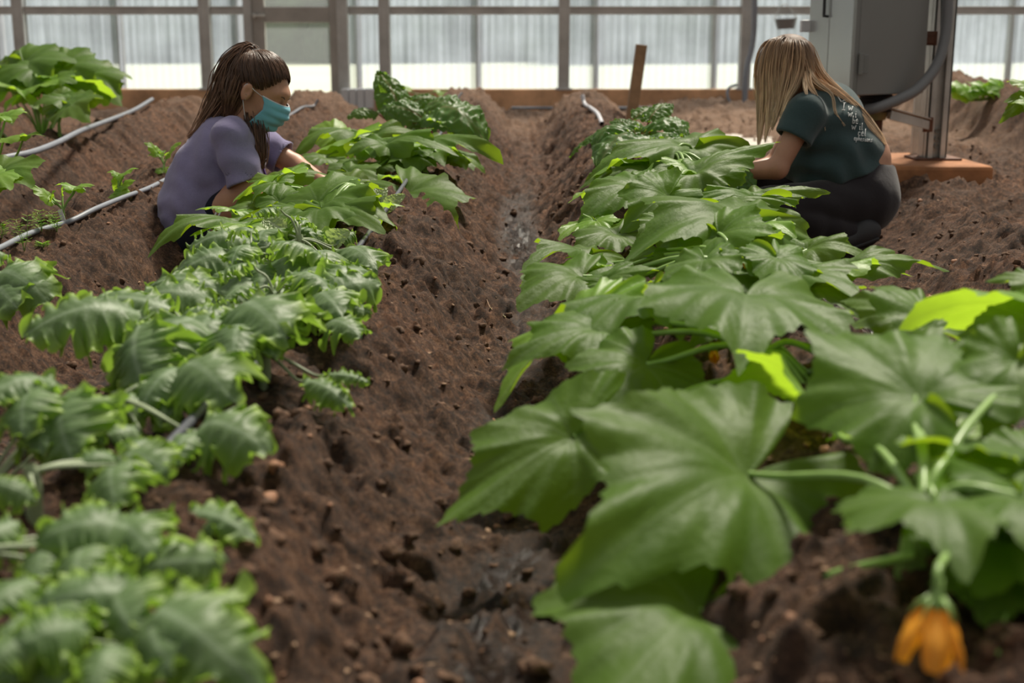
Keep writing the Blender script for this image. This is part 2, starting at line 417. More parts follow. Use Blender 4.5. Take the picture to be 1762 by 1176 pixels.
box2(mb, (a.x, YW-.27, a.z-.08), (b.x, YW-.07, b.z-.01))
tag(mb.build('ribbed_block', WHITEP, bevel=.006), 'white ribbed block on the ground beside the door threshold', 'block')
# lawn and woods outside
m = M('lawn'); co = m.coord(); m.set(Base_Color=m.ramp(m.noise(.12, 4, .6, co), [(.3, (.74, .78, .58)), (.7, (.84, .85, .68))]), Roughness=.9); LAWN = m.m
mb = MB(); V = np.array([[-120, 13.6, -.02], [120, 13.6, -.02], [120, 140, -.6], [-120, 140, -.6]])
tag(mesh_np('lawn', V, np.array([[0, 1, 2, 3]]), LAWN), kind='structure')
BARK = simple('tree_bark', (.09, .07, .055), .9, 0, 4, .3, .4)
FOL = simple('woodland_foliage', (.055, .085, .05), .85, 0, 1.2, .5, .8)
FOL2 = simple('pale_woodland_foliage', (.085, .12, .07), .85, 0, 1.2, .5, .8)
IV3, IF3 = ico(3)
def tree(x, y, h, mat, label, group='trees beyond the lawn'):
    t = empty('tree', (x, y, -.45), label, 'tree', group)
    mb = MB(); tube(mb, [(x, y, -.5), (x+.2, y, h*.4), (x, y, h*.8)], [h*.035, h*.012], 8, 8); mb.build('trunk', BARK, t, smooth=True)
    Vs = MB()
    for i in range(13):
        a = rng.rand()*6.28; zz = -.3+h*(.02+.9*i/12); rr = h*.19*(1.1-.7*i/12)
        c = np.array([x+math.cos(a)*rr*.7, y+math.sin(a)*rr*.7, zz])
        q = IV3*(1+.28*np.sin(IV3[:, :1]*6+a)*np.sin(IV3[:, 1:2]*7+i)+.2*(rng.rand(len(IV3), 1)-.5))
        Vs.add(q*rr*rng.uniform(.7, 1.05)+c, IF3)
    Vs.build('crown', mat, t, smooth=True)
where = ['behind the post left of the leftmost panes', 'above the sunlit bushy squash at upper left', 'left of the brown ponytail', 'seen through the door pane', 'above the upright chard leaf', 'straight beyond the central furrow', 'behind the wooden stake', 'above the long blonde hair', 'hidden mostly by the electrical cabinet', 'in the panes right of the steel post', 'at the right edge of the end wall']
for i, wh in enumerate(where):
    tree(-28.4+i*5.6+rng.uniform(-.3, .3), 62+(i % 2)*4+rng.uniform(-.5, .5), rng.uniform(11, 14), (FOL, FOL2)[i % 2], ('dark', 'paler')[i % 2]+' blurred woodland tree '+wh, 'woodland trees beyond the lawn')

# ---------------------------------------------------------------- leaf builders
def basis(J, T, Nh):
    e1 = (T-J); L = e1.length; e1 = e1/L
    N = Vector(Nh); N = (N-e1*N.dot(e1)); N.normalize()
    e2 = N.cross(e1)
    return L, np.array(e1), np.array(e2), np.array(N)
def squash_blade(J, T, Nh, W=1.0, arch=.10, side=.22, wave=.045, seed=0, lobe=1.0, res=1.0):
    J = Vector(J); T = Vector(T); r_ = np.random.RandomState(seed+5)
    L, e1, e2, e3 = basis(J, T, Nh)
    na = int(132*res); nr = int(22*res)
    th = np.linspace(-np.pi, np.pi, na, endpoint=False); 
    W = W*.84; lobe = lobe*.80
    lb = [(0, .60, .30), (.95, .34, .32), (-.95, .34, .32), (1.9, .17, .36), (-1.9, .17, .36)]
    r = np.full(na, .57)
    for a, h, wd in lb:
        a = a+r_.uniform(-.07, .07)*(a != 0); h = h*r_.uniform(.85, 1.15) if a else h
        d = np.abs((th-a+np.pi) % (2*np.pi)-np.pi); r = r+lobe*h*np.exp(-(d/wd)**1.25)
    r = r/r[na//2]
    ab = np.abs(th); r = r*(1-.86*sst(2.72, 3.10, ab))
    tt = (th*21/np.pi*1.0+r_.rand()*3) % 1.0
    r = r*(1+.075*(1-tt)*(ab < 2.9)*(.5+vn(th*9, seed, 3)))*(1+.05*(vn(th*4, seed*1.3, 4)-.5))
    rho = (np.linspace(0, 1, nr)**.85)[:, None]
    R = rho*r[None]; x = R*np.cos(th); y = R*np.sin(th)*W
    # veins
    vein = np.zeros_like(x); hill = np.ones_like(x); sec = np.zeros_like(x)
    for a, h, wd in lb:
        ca, sa = math.cos(a), math.sin(a)
        al = x*ca+y*sa; pe = np.abs(-x*sa+y*ca); ok = al > 0
        wv = .016*(1.15-al.clip(0, 1))
        vein = np.maximum(vein, ok*np.exp(-(pe/wv)**2)); hill = np.minimum(hill, np.where(ok, 1-np.exp(-(pe/(.07+.10*al))**2), 1))
        ph = (al-pe*1.1)/.155
        dd = np.abs(ph-np.round(ph))*.155
        near = ok*np.exp(-(pe/.32)**2)*(pe > .004)*(al-pe*1.1 > .1)
        sec = np.maximum(sec, near*np.exp(-(dd/.012)**2))
    z = .028*hill*(rho**.5)-.009*sec*rho+.05*(vn(x*1.6+seed, y*1.6, 5)-.5)
    z = z+arch*4*x*(1-x)*(x > 0)+arch*2.2*x*(x < 0)-side*y*y/(W*W)
    z = z-.05*np.exp(-(R/.16)**2)
    ph = r_.rand()*6.28
    z = z+wave*rho**3*(np.sin(5*th+ph)+.6*np.sin(9*th+ph*2)+.8*np.sin(17*th+ph*3)*.5)
    z = z+.02*fbm(x*5+seed, y*5, 2, 7)
    Vv = np.array(J)+L*(x[..., None]*e1+y[..., None]*e2+z[..., None]*e3)
    Vv = Vv.reshape(-1, 3); Fq = grid_faces(nr, na, True)
    return Vv, Fq, {'vein': np.clip(vein*.55+sec*.18, 0, 1).ravel(), 'edge': np.repeat(rho**6, na, 1).ravel()}
def strip_blade(J, T, Nh, W=.3, arch=.15, side=.25, frill=.06, lobes=.3, nl=5, crinkle=0.0, seed=0, n=84, mm=30, tipr=.5, veinw=.03, jag=.18, fold=0.0, curl=0.0):
    """long leaf with a midrib: kale, chard, lettuce"""
    J = Vector(J); T = Vector(T); r_ = np.random.RandomState(seed+9)
    L, e1, e2, e3 = basis(J, T, Nh)
    u = np.linspace(0, 1, n)[:, None]; v = np.linspace(-1, 1, mm)[None]
    out = np.zeros((n, mm))
    w = np.sin(np.pi*np.clip(u, 0, 1)**.72)**tipr; w = w*(.55+.45*sst(0, .35, u)); w[-1] = .02; w[0] = .06
    ph = r_.rand(2)*6.28
    sgn = (v > 0).astype(int)
    lob = 1+lobes*np.sin(2*np.pi*nl*u+ph[0]*(1-sgn)+ph[1]*sgn)*sst(.0, .3, u)
    jg = 1+jag*(vn(u*17+sgn*9, sgn*3.0+seed, 6)-.5)*2+jag*.8*(vn(u*44+sgn*9, sgn*3.0+seed, 8)-.5)*2
    av = np.abs(v)
    y = v*W*w*(1+(lob*jg-1)*av**2)
    p1, p2 = ph[0]+2.1*sgn, ph[1]+1.3*sgn
    z = frill*av**2.2*(np.sin(2*np.pi*5*u+p1+9*vn(u*5, sgn+seed, 2))+.65*np.sin(2*np.pi*12*u+p2+6*vn(u*8, sgn+seed, 3))*av)
    xo = frill*.45*av**3*np.cos(2*np.pi*10*u+p2)
    z = z-side*np.minimum(np.abs(y/W), 1.0)**2*W*1.7+fold*av*W
    z = z+arch*4*u*(1-u)-curl*u**4
    z = z+crinkle*(vn(u*17+seed, v*5+u*6, 11)-.5)*np.minimum(1, av*5)*(1-.3*av)*2
    z = z+.012*(vn(u*9, v*3+seed, 12)-.5)*4*W
    x = u+xo-.10*av**2*W*(u < .9)
    rib = np.exp(-(np.abs(y)/(veinw*(1.25-u)))**2)
    s = (u-av*.22)*11; d = np.abs(s-np.round(s))
    sec = np.exp(-(d/.09)**2)*sst(.04, .1, av)*(1-.6*av)
    z = z-.02*sec*W-.02*rib*W
    Vv = np.array(J)+L*(x[..., None]*e1+y[..., None]*e2+z[..., None]*e3)
    return Vv.reshape(-1, 3), grid_faces(n, mm), {'vein': np.clip(rib*.9+sec*.35, 0, 1).ravel(), 'edge': (av**3*np.ones_like(u)).ravel()}

class Plant:
    def __init__(s, name, crown, label, cat, kind, group=None):
        s.c = Vector(crown); s.kind = kind; s.e = empty(name, s.c, label, cat, group); s.n = 0; s.name = name
    def leaf(s, J, T, N, mat=None, stalk=True, bow=.05, sr=None, frm=None, lname=None, **kw):
        s.n += 1; seed = kw.pop('seed', s.n*7+int(abs(J[0])*997) % 91)
        k = s.kind
        if k == 'squash':
            V, Fq, at = squash_blade(J, T, N, seed=seed, **kw); mt = mat or SQ; sm = STK; r = sr or (.0065, .0042)
        elif k == 'kale':
            d = dict(W=.40, arch=.16, side=.40, frill=.085, lobes=.20, nl=3.5, jag=.20); d.update(kw)
            V, Fq, at = strip_blade(J, T, N, seed=seed, **d); mt = mat or KA; sm = KSTK; r = sr or (.0034, .0022)
        elif k == 'chard':
            d = dict(W=.27, arch=.14, side=.25, frill=.022, lobes=.05, nl=3, crinkle=.035, jag=.03, tipr=.6, veinw=.013); d.update(kw)
            V, Fq, at = strip_blade(J, T, N, seed=seed, **d); mt = mat or CH; sm = CSTK; r = sr or (.006, .0035)
        else:
            d = dict(W=.30, arch=.12, side=-.15, frill=.012, lobes=.03, nl=2, crinkle=.03, jag=.02, tipr=.55, veinw=.035); d.update(kw)
            V, Fq, at = strip_blade(J, T, N, seed=seed, **d); mt = mat or LE; sm = LE; r = sr or (.004, .003)
        lf = mesh_np(lname or 'leaf', V, Fq, mt, s.e, origin=J, attrs=at)
        if stalk:
            c = Vector(frm) if frm is not None else s.c+Vector((random.uniform(-.012, .012), random.uniform(-.012, .012), 0))
            J = Vector(J); d = J-c
            NN = Vector(N).normalized(); NN = NN if NN.z > -.2 else -NN
            mid1 = c+d*.35+Vector((0, 0, bow*.4)); mid2 = c+d*.80-NN*.10*d.length+Vector((0, 0, bow*.2))
            Vt, Ft = tube_vf(smooth_path([c, mid1, mid2, J-NN*(.055*(Vector(T)-J).length+.002 if k == 'squash' else .003)], 14), r, 7)
            at0 = None
            mesh_np('leaf_stalk', Vt, Ft, sm, lf, origin=c)
        return lf
    def fill(s, n, rad, size, zlo, zhi, mat=None, az=None, avoid=None, **kw):
        for i in range(n):
            a = random.uniform(*(az or (0, 6.283))); rr = rad*random.uniform(.55, 1.0)
            J = s.c+Vector((math.cos(a)*rr, math.sin(a)*rr, random.uniform(zlo, zhi)))
            L = size*random.uniform(.7, 1.15); a2 = a+random.uniform(-.6, .6)
            T = J+Vector((math.cos(a2)*L, math.sin(a2)*L, -L*random.uniform(.15, .6)))
            T.z = max(T.z, gz(T.x, T.y)+.02)
            s.leaf(J, T, (random.uniform(-.25, .25), random.uniform(-.3, .2), 1), mat, **kw)
    def stem(s, pts, r, mat, nm='stem'):
        V, Fq = tube_vf(smooth_path(pts, 14), r, 9); mesh_np(nm, V, Fq, mat, s.e, origin=pts[0])
    def photo(s, rows, **common):
        """rows: (jx, jy, jY, tx, ty, tY, N, extra)"""
        for row in rows:
            jx, jy, jY, tx, ty, tY, N = row[:7]; kw = dict(common); kw.update(row[7] if len(row) > 7 else {})
            s.leaf(P(jx, jy, jY), P(tx, ty, tY), N, **kw)
def crown(x, y, dz=.02): return (x, y, gz(x, y)+dz)
Yg = dict(mat=SQY)

# ================================================================ right bed: squash, nearest first
def flower(p, base, tip, spread, name='flower', closed=.5, parent_plant=None):
    base = np.array(base); tip = np.array(tip); L = np.linalg.norm(tip-base); e1 = (tip-base)/L
    a = np.cross(e1, [0, 0, 1.0]); 
    if np.linalg.norm(a) < .1: a = np.array([1.0, 0, 0])
    a -= e1*a.dot(e1); a /= np.linalg.norm(a); b = np.cross(e1, a)
    n, mcol = 22, 60; u = np.linspace(0, 1, n)[:, None]; t = np.linspace(0, 2*np.pi, mcol, endpoint=False)[None]
    pet = np.abs(np.sin(t*2.5)); ln = 1-.5*(1-pet)**1.3+.05*np.sin(t*3+1); r = spread*(.22+.78*sst(0, .75, u))*(1-closed*sst(.6, 1, u))*(1+.22*(pet-.5)*u+.07*np.sin(t*15)*u)
    x = u*ln*(1+.03*np.sin(t*11))
    V = base+L*x[..., None]*e1+r[..., None]*(np.cos(t)[..., None]*a+np.sin(t)[..., None]*b)
    fl = mesh_np(name, V.reshape(-1, 3), grid_faces(n, mcol, True), PETAL, p.e, origin=base, attrs={'vein': (np.exp(-((1-pet)/.08)**2)*.0+.6*(pet > .97)*np.ones_like(u)).ravel(), 'edge': (u*np.ones_like(t)).ravel()})
    mb = MB(); 
    Vt, Ft = tube_vf([base-e1*L*.30, base-e1*L*.12, base+e1*L*.04, base+e1*L*.16], [.004, .005, spread*.35, spread*.42], 10); mb.add(Vt, Ft)
    for i in range(5):
        q = 2*math.pi*i/5; dd = math.cos(q)*a+math.sin(q)*b
        mb.add(*tube_vf([base+dd*spread*.25, base+e1*L*.12+dd*spread*.62, base+e1*L*.30+dd*spread*.9], [.003, .0008], 5))
    mb.build('calyx', STK, fl, origin=base, smooth=True)
    return fl

A = Plant('squash_plant', crown(.46, 1.40), 'nearest squash plant at lower right, blurred broad leaves and a drooping orange flower', 'squash plant', 'squash')
cA = A.c
A.stem([cA-Vector((0, 0, .02)), cA+Vector((0, -.01, .04)), cA+Vector((.0, -.02, .08))], [.022, .014], STK)
topA = cA+Vector((.0, -.02, .07))
A.photo([
 (1291, 806, 1.62, 972, 1020, 1.40, (-.12, -.75, .65), dict(W=.92, arch=.10, side=.12, frm=topA, lobe=1.1)),
 (1206, 1040, 1.42, 985, 1290, 1.22, (-.05, -.55, .84), dict(W=1.0, arch=.08, side=.3, frm=cA+Vector((-.01, -.03, .02)), bow=.0)),
 (1581, 672, 1.62, 1385, 560, 1.80, (.05, -.62, .75), dict(W=1.05, arch=.03, side=.35, frm=topA, bow=.02)),
 (1581, 660, 1.72, 1762, 600, 1.75, (.1, -.5, .85), dict(W=.9, arch=.06, side=.2, frm=topA)),
 (1612, 860, 1.32, 1665, 975, 1.17, (-.1, -.62, .8), dict(W=1.2, arch=.10, side=.4, frm=topA)), (1760, 850, 1.30, 1790, 960, 1.18, (-.3, -.65, .7), dict(W=1.1, arch=.10, side=.3, frm=topA)),
 (1790, 800, 1.46, 1700, 930, 1.38, (-.2, -.6, .8), dict(W=1.0, frm=topA)),
 (1400, 690, 1.90, 1242, 668, 2.02, (-.1, .75, .45), dict(mat=SQY, W=1.1, arch=.2, frm=topA)),
 (1750, 620, 1.66, 1700, 780, 1.58, (-.3, -.7, .5), dict(W=.9, frm=topA)),
 (1640, 760, 1.72, 1500, 740, 1.80, (-.1, -.4, .9), dict(W=1.0, mat=SQY, frm=topA)),
 (1440, 880, 1.78, 1390, 960, 1.70, (-.1, -.3, .9), dict(W=1.0, mat=SQY, frm=topA)),
 (1700, 960, 1.50, 1600, 1020, 1.44, (0, -.3, .95), dict(W=1.0, frm=topA)),
 (1790, 940, 1.36, 1760, 1060, 1.30, (-.3, -.8, .5), dict(W=.9, frm=topA)),
 (1560, 800, 1.85, 1450, 700, 2.0, (0, -.2, .95), dict(W=1.0, mat=SQY, frm=topA)),
])
flower(A, P(1612, 1030, 1.12), P(1596, 1150, 1.10), .026, closed=-.05)
V, Fq = tube_vf(smooth_path([P(1613, 1016, 1.12), P(1616, 975, 1.14), P(1640, 930, 1.30), topA], 10), [.0035, .005], 7); mesh_np('flower_stalk', V, Fq, STK, A.e, origin=topA)
A.fill(7, .16, .15, .03, .12, az=(-1.2, 1.6), frm=topA)

A2 = Plant('squash_plant', crown(1.02, 2.05), 'squash plant at the right edge with a yellow-green leaf held up against the soil', 'squash plant', 'squash')
cA2 = A2.c
A2.stem([cA2, cA2+Vector((0, 0, .15))], [.018, .012], STK)
topA2 = cA2+Vector((0, 0, .12))
A2.photo([
 (1795, 530, 2.05, 1555, 560, 2.0, (-.1, .5, .85), dict(mat=SQY, W=.75, arch=.10, frm=topA2)),
 (1605, 560, 2.2, 1500, 492, 2.35, (.3, -.5, .8), dict(W=.8, frm=topA2)),
 (1560, 545, 2.3, 1450, 520, 2.4, (0, -.5, .85), dict(W=.9, frm=topA2)),
 (1790, 560, 1.95, 1700, 700, 1.85, (-.4, -.7, .5), dict(W=.9, frm=topA2)),
 (1800, 490, 2.25, 1700, 482, 2.3, (0, -.3, .95), dict(W=.9, frm=topA2)),
])
A2.fill(6, .2, .16, .02, .12, az=(-1.5, 3), frm=topA2)

B = Plant('squash_plant', crown(.40, 2.18), 'squash plant whose lowest dark leaves trail down the bank into the central furrow', 'squash plant', 'squash')
cB = B.c; topB = cB+Vector((.02, -.04, .05))
B.stem([cB+Vector((.03, .05, 0)), cB+Vector((0, 0, .05)), topB], [.020, .014], STK)
B.photo([
 (1111, 622, 2.15, 1022, 735, 2.02, (-.15, -.72, .66), dict(W=1.05, frm=topB, side=.3)),
 (984, 745, 1.90, 757, 908, 1.78, (-.10, -.75, .64), dict(W=.62, arch=.05, frm=cB, bow=.02, lobe=.8)),
 (1008, 535, 2.42, 852, 690, 2.26, (-.62, -.55, .55), dict(mat=SQY, W=.60, frm=topB, arch=.05)),
 (1030, 560, 2.30, 870, 640, 2.20, (-.5, -.6, .7), dict(W=.7, frm=topB)),
 (1112, 505, 2.45, 982, 618, 2.24, (-.45, -.55, .75), dict(W=.95, arch=.10, side=.3, frm=topB)),
 (1284, 498, 2.26, 1272, 632, 1.97, (.0, -.55, .84), dict(W=1.02, arch=.12, side=.28, frm=topB, lobe=.85)),
 (1395, 490, 2.75, 1480, 548, 2.62, (.15, -.6, .8), dict(W=1.0, arch=.1, frm=topB)),
 (1140, 500, 2.75, 1215, 492, 2.75, (-.1, -.5, .85), dict(W=.8, frm=topB)),
 (1330, 470, 2.85, 1480, 520, 2.65, (.2, -.5, .85), dict(W=1.0, frm=topB)),
 (1245, 560, 2.5, 1190, 600, 2.42, (-.1, -.4, .9), dict(W=1.0, frm=topB)),
])
B.fill(6, .18, .13, -.01, .09, az=(-2.0, 1.2), frm=topB)
flower(B, P(1226, 600, 2.3), P(1232, 628, 2.28), .010, 'flower_bud', closed=.9)

Cc = Plant('squash_plant', crown(.50, 2.96), 'big squash plant mid row with a small orange flower between its broad leaves', 'squash plant', 'squash')
cC = Cc.c; topC = cC+Vector((0, -.03, .06))
Cc.stem([cC, cC+Vector((0, -.03, .07)), topC], [.021, .014], STK)
Cc.photo([
 (1236, 400, 3.02, 1290, 478, 2.86, (-.15, -.92, .35), dict(W=1.05, side=.2, frm=topC)),
 (1275, 372, 3.2, 1078, 444, 3.02, (-.15, -.55, .82), dict(W=.85, arch=.14, side=.4, frm=topC)),
 (1290, 375, 3.3, 1350, 395, 3.2, (.1, -.5, .85), dict(W=.9, frm=topC)),
 (1133, 425, 3.1, 1190, 470, 3.0, (-.1, -.7, .7), dict(W=1.0, frm=topC)),
 (1010, 432, 3.25, 903, 452, 3.1, (-.2, -.45, .85), dict(W=.7, frm=topC)),
 (1000, 470, 3.0, 890, 540, 2.86, (-.35, -.65, .7), dict(W=.95, frm=topC, side=.3)),
 (975, 455, 3.15, 896, 520, 3.0, (-.5, -.4, .75), dict(W=.7, frm=topC)),
 (1035, 455, 3.15, 975, 445, 3.2, (0, .5, .9), dict(mat=SQY, W=.8, frm=topC)),
 (1040, 480, 2.95, 1146, 468, 2.95, (0, -.4, .9), dict(W=.6, frm=topC)),
 (1310, 385, 3.2, 1370, 405, 3.1, (.2, -.5, .8), dict(mat=SQY, W=.9, frm=topC)),
 (1390, 425, 3.15, 1500, 447, 3.1, (.1, -.45, .85), dict(W=.75, arch=.12, frm=topC)),
 (1455, 458, 3.0, 1626, 467, 3.0, (.05, -.3, .92), dict(W=.5, arch=.10, frm=topC)),
 (1400, 470, 2.95, 1560, 470, 3.0, (-.1, .3, .92), dict(mat=SQY, W=.45, arch=.08, frm=topC)),
 (1180, 440, 3.05, 1120, 475, 2.95, (-.2, -.6, .8), dict(W=.9, frm=topC)),
])
Cc.fill(8, .20, .14, -.02, .10, az=(-2.4, 1.4), frm=topC)
flower(Cc, P(1278, 448, 2.9), P(1279, 466, 2.88), .014, closed=.4)

D = Plant('squash_plant', crown(.56, 3.9), 'squash plant with flat spreading leaves reaching towards the knees of the person in dark green', 'squash plant', 'squash')
cD = D.c; topD = cD+Vector((0, -.03, .07))
D.stem([cD, cD+Vector((0, -.03, .07)), topD], [.02, .014], STK)
D.photo([
 (1094, 316, 3.85, 998, 384, 3.72, (-.3, -.55, .78), dict(W=.95, frm=topD, side=.3)),
 (1100, 318, 3.9, 1168, 302, 3.95, (-.1, -.5, .85), dict(W=.9, frm=topD)),
 (1150, 335, 3.7, 1070, 402, 3.6, (-.1, -.85, .5), dict(W=.95, frm=topD)),
 (1058, 322, 4.0, 977, 352, 3.92, (-.2, .35, .9), dict(W=.7, mat=SQY, frm=topD)),
 (1010, 380, 3.75, 962, 416, 3.65, (-.4, -.4, .85), dict(W=.8, mat=SQY, frm=topD)),
 (1025, 378, 3.7, 1045, 410, 3.62, (-.1, -.7, .7), dict(W=1.1, mat=SQY, frm=topD)),
 (1300, 337, 3.75, 1160, 366, 3.7, (-.05, -.35, .93), dict(W=.45, arch=.12, frm=topD)),
 (1300, 338, 3.85, 1420, 337, 3.9, (.05, -.35, .93), dict(W=.45, arch=.08, frm=topD)),
 (1255, 345, 3.6, 1356, 358, 3.6, (.05, -.2, .95), dict(W=.4, frm=topD)),
 (1260, 360, 3.5, 1330, 378, 3.45, (.05, .3, .95), dict(mat=SQY, W=.7, frm=topD)),
 (1060, 400, 3.6, 985, 440, 3.5, (-.3, -.5, .8), dict(W=.9, frm=topD)),
 (1150, 380, 3.5, 1095, 415, 3.42, (-.2, -.6, .8), dict(W=1.0, frm=topD)),
 (1210, 370, 3.6, 1215, 400, 3.5, (0, -.5, .85), dict(W=1.1, frm=topD)),
])
D.fill(9, .22, .14, -.02, .10, az=(-2.8, 1.2), frm=topD)

E = Plant('squash_plant', crown(.57, 4.65), 'last squash plant of the right row, its leaves overlapping the dark chard behind', 'squash plant', 'squash')
cE = E.c; topE = cE+Vector((0, -.02, .12))
E.stem([cE, cE+Vector((0, -.03, .07)), topE], [.019, .013], STK)
E.photo([
 (1194, 292, 4.25, 1336, 258, 4.45, (.05, -.12, .97), dict(W=.45, arch=.06, frm=topE)),
 (1190, 290, 4.3, 1132, 276, 4.4, (-.1, .3, .9), dict(W=.9, mat=SQY, frm=topE)),
 (1190, 247, 4.7, 1010, 304, 4.5, (-.2, -.5, .85), dict(W=.62, arch=.10, side=.4, frm=topE)),
 (1100, 280, 4.6, 1018, 305, 4.5, (-.2, .3, .9), dict(W=.7, mat=SQY, frm=topE)),
 (1110, 290, 4.5, 1040, 330, 4.4, (-.3, -.5, .8), dict(W=.9, frm=topE)),
 (1180, 300, 4.3, 1175, 345, 4.2, (0, -.8, .5), dict(W=.9, frm=topE)),
 (1220, 300, 4.4, 1290, 292, 4.5, (0, -.5, .85), dict(W=.8, frm=topE)),
 (1130, 265, 4.8, 1200, 250, 4.9, (0, -.5, .85), dict(W=.8, frm=topE)),
])
E.fill(8, .22, .14, -.02, .10, az=(-3.1, 1.0), frm=topE)

def chard(x, y, label, specs, fill=6, name='chard_plant', size=.2):
    p = Plant(name, crown(x, y), label, 'chard plant', 'chard'); p.photo(specs)
    p.stem([p.c-Vector((0, 0, .03)), p.c+Vector((0, 0, .03))], [.02, .017], CSTK)
    p.fill(fill, .08, size, .10, .2)
    return p
chard(.50, 5.6, 'crinkled green chard with red stalks at the far end of the right row', [
 (1120, 225, 5.55, 1182, 240, 5.35, (.3, -.7, .7), dict(arch=.30, W=.40)),
 (1115, 210, 5.6, 1155, 180, 5.75, (-.2, -.5, .8), dict(W=.3)),
 (1100, 240, 5.5, 1050, 210, 5.6, (-.2, -.4, .9), dict(arch=.25, W=.3)),
 (1085, 225, 5.5, 1025, 260, 5.3, (-.6, -.5, .7), dict(arch=.25, W=.36)),
 (1110, 245, 5.4, 1030, 290, 5.1, (-.4, -.6, .7), dict(arch=.22, W=.34)),
 (1130, 235, 5.4, 1160, 262, 5.2, (.1, -.8, .6), dict(arch=.2, W=.4)),
 (1090, 205, 5.8, 1130, 188, 5.9, (0, -.6, .8), dict(W=.36)),
], 5)
chard(.62, 5.2, 'dark puckered chard just left of the hands of the person in dark green', [
 (1180, 270, 5.1, 1240, 250, 5.1, (.1, -.6, .8), dict(arch=.15, W=.36)),
 (1200, 262, 5.1, 1255, 245, 5.2, (.1, -.6, .8), dict(arch=.15, W=.36)),
 (1160, 262, 5.2, 1085, 255, 5.2, (-.1, -.6, .8), dict(arch=.2, W=.30)),
 (1230, 300, 4.85, 1290, 285, 4.85, (.1, -.8, .6), dict(arch=.15, W=.4)),
], 5)
chard(.78, 4.75, 'low dark chard being picked beside the squatting person in dark green', [
 (1215, 300, 4.75, 1300, 325, 4.6, (.1, -.75, .65), dict(arch=.22, W=.42)),
 (1220, 315, 4.7, 1265, 330, 4.55, (.1, -.85, .5), dict(arch=.2, W=.45)),
 (1215, 300, 4.8, 1212, 330, 4.6, (-.2, -.8, .5), dict(arch=.2, W=.5)),
 (1230, 290, 4.85, 1292, 298, 4.75, (.1, -.8, .6), dict(arch=.15, W=.4)),
], 5, size=.15)

# ================================================================ left-centre bed
S1 = Plant('squash_plant', crown(-.62, 4.22), 'squash plant in front of the masked person, deep green leaves over her hands', 'squash plant', 'squash')
topS = S1.c+Vector((0, 0, .10)); S1.stem([S1.c, topS], [.018, .012], STK)
S1.photo([
 (478, 306, 4.30, 566, 302, 4.4, (0, -.5, .85), dict(W=.62, arch=.12, frm=topS)),
 (478, 306, 4.28, 408, 352, 4.1, (-.35, .3, .85), dict(W=.62, mat=SQY, frm=topS)),
 (474, 312, 4.15, 430, 352, 4.05, (-.3, -.6, .7), dict(W=.6, frm=topS)),
 (404, 360, 4.0, 340, 364, 3.95, (-.1, -.1, .95), dict(W=.5, mat=SQY, frm=topS)),
 (402, 376, 3.9, 258, 438, 3.7, (-.2, -.35, .9), dict(W=.42, arch=.16, frm=topS)),
 (420, 385, 3.85, 330, 410, 3.75, (-.2, -.2, .95), dict(W=.6, frm=topS, mat=SQY)),
 (480, 345, 4.05, 500, 320, 4.15, (-.1, -.9, .4), dict(W=1.2, frm=topS)),
 (516, 358, 3.95, 474, 378, 3.85, (-.2, -.65, .75), dict(W=1.3, frm=topS)),
 (440, 350, 4.1, 400, 395, 4.0, (-.2, -.7, .6), dict(W=1.0, frm=topS)),
 (520, 340, 4.25, 535, 355, 4.15, (0, .3, .9), dict(W=1.2, mat=SQY, frm=topS)),
], res=.7)
S2 = Plant('squash_plant', crown(-.48, 4.05), 'squash plant with ribbed dark leaves and one pale yellow-green leaf hanging down the bank', 'squash plant', 'squash')
topS = S2.c+Vector((0, 0, .10)); S2.stem([S2.c, topS], [.018, .012], STK)
S2.photo([
 (555, 350, 3.95, 664, 372, 3.75, (.1, -.6, .8), dict(W=.85, arch=.14, side=.35, frm=topS)),
 (565, 362, 3.85, 662, 402, 3.65, (.1, -.7, .7), dict(W=.7, arch=.1, frm=topS)),
 (553, 358, 3.85, 540, 416, 3.62, (-.1, -.75, .6), dict(W=.9, arch=.1, frm=topS)),
 (545, 345, 4.0, 530, 320, 4.2, (-.1, -.7, .7), dict(W=1.3, frm=topS)),
 (590, 325, 4.15, 645, 345, 4.1, (.1, -.5, .8), dict(W=.9, frm=topS)),
 (652, 362, 4.0, 682, 440, 3.88, (.35, .6, .55), dict(W=.62, mat=SQY, arch=.08, frm=topS)),
 (645, 350, 4.1, 695, 360, 4.1, (.1, .3, .9), dict(W=.6, mat=SQY, frm=topS)),
 (600, 315, 4.4, 575, 300, 4.5, (-.1, -.5, .8), dict(W=1.1, frm=topS)),
], res=.7)
def lettuce(x, y, label, specs, fill=0):
    p = Plant('lettuce_plant', crown(x, y), label, 'lettuce plant', 'lettuce'); p.photo(specs, sr=(.004, .004)); p.stem([p.c-Vector((0, 0, .02)), p.c+Vector((0, 0, .03))], [.012, .01], LE); return p
lettuce(-.46, 4.32, 'young pale green romaine lettuce standing beside the hanging yellow-green leaf', [
 (648, 368, 4.3, 642, 316, 4.35, (.5, -.8, .1), dict(W=.22)), (655, 368, 4.3, 665, 322, 4.35, (-.3, -.9, .1), dict(W=.2)),
 (660, 366, 4.28, 697, 335, 4.28, (-.2, -.8, .5), dict(W=.3)), (640, 372, 4.25, 618, 350, 4.3, (.3, -.6, .6), dict(W=.25)),
])
lettuce(-.62, 3.72, 'pale lettuce with one broad oval leaf raised among the dark squash leaves', [
 (492, 402, 3.7, 452, 378, 3.74, (.25, -.8, .5), dict(W=.34)), (500, 405, 3.7, 520, 385, 3.7, (0, -.6, .7), dict(W=.3)),
])
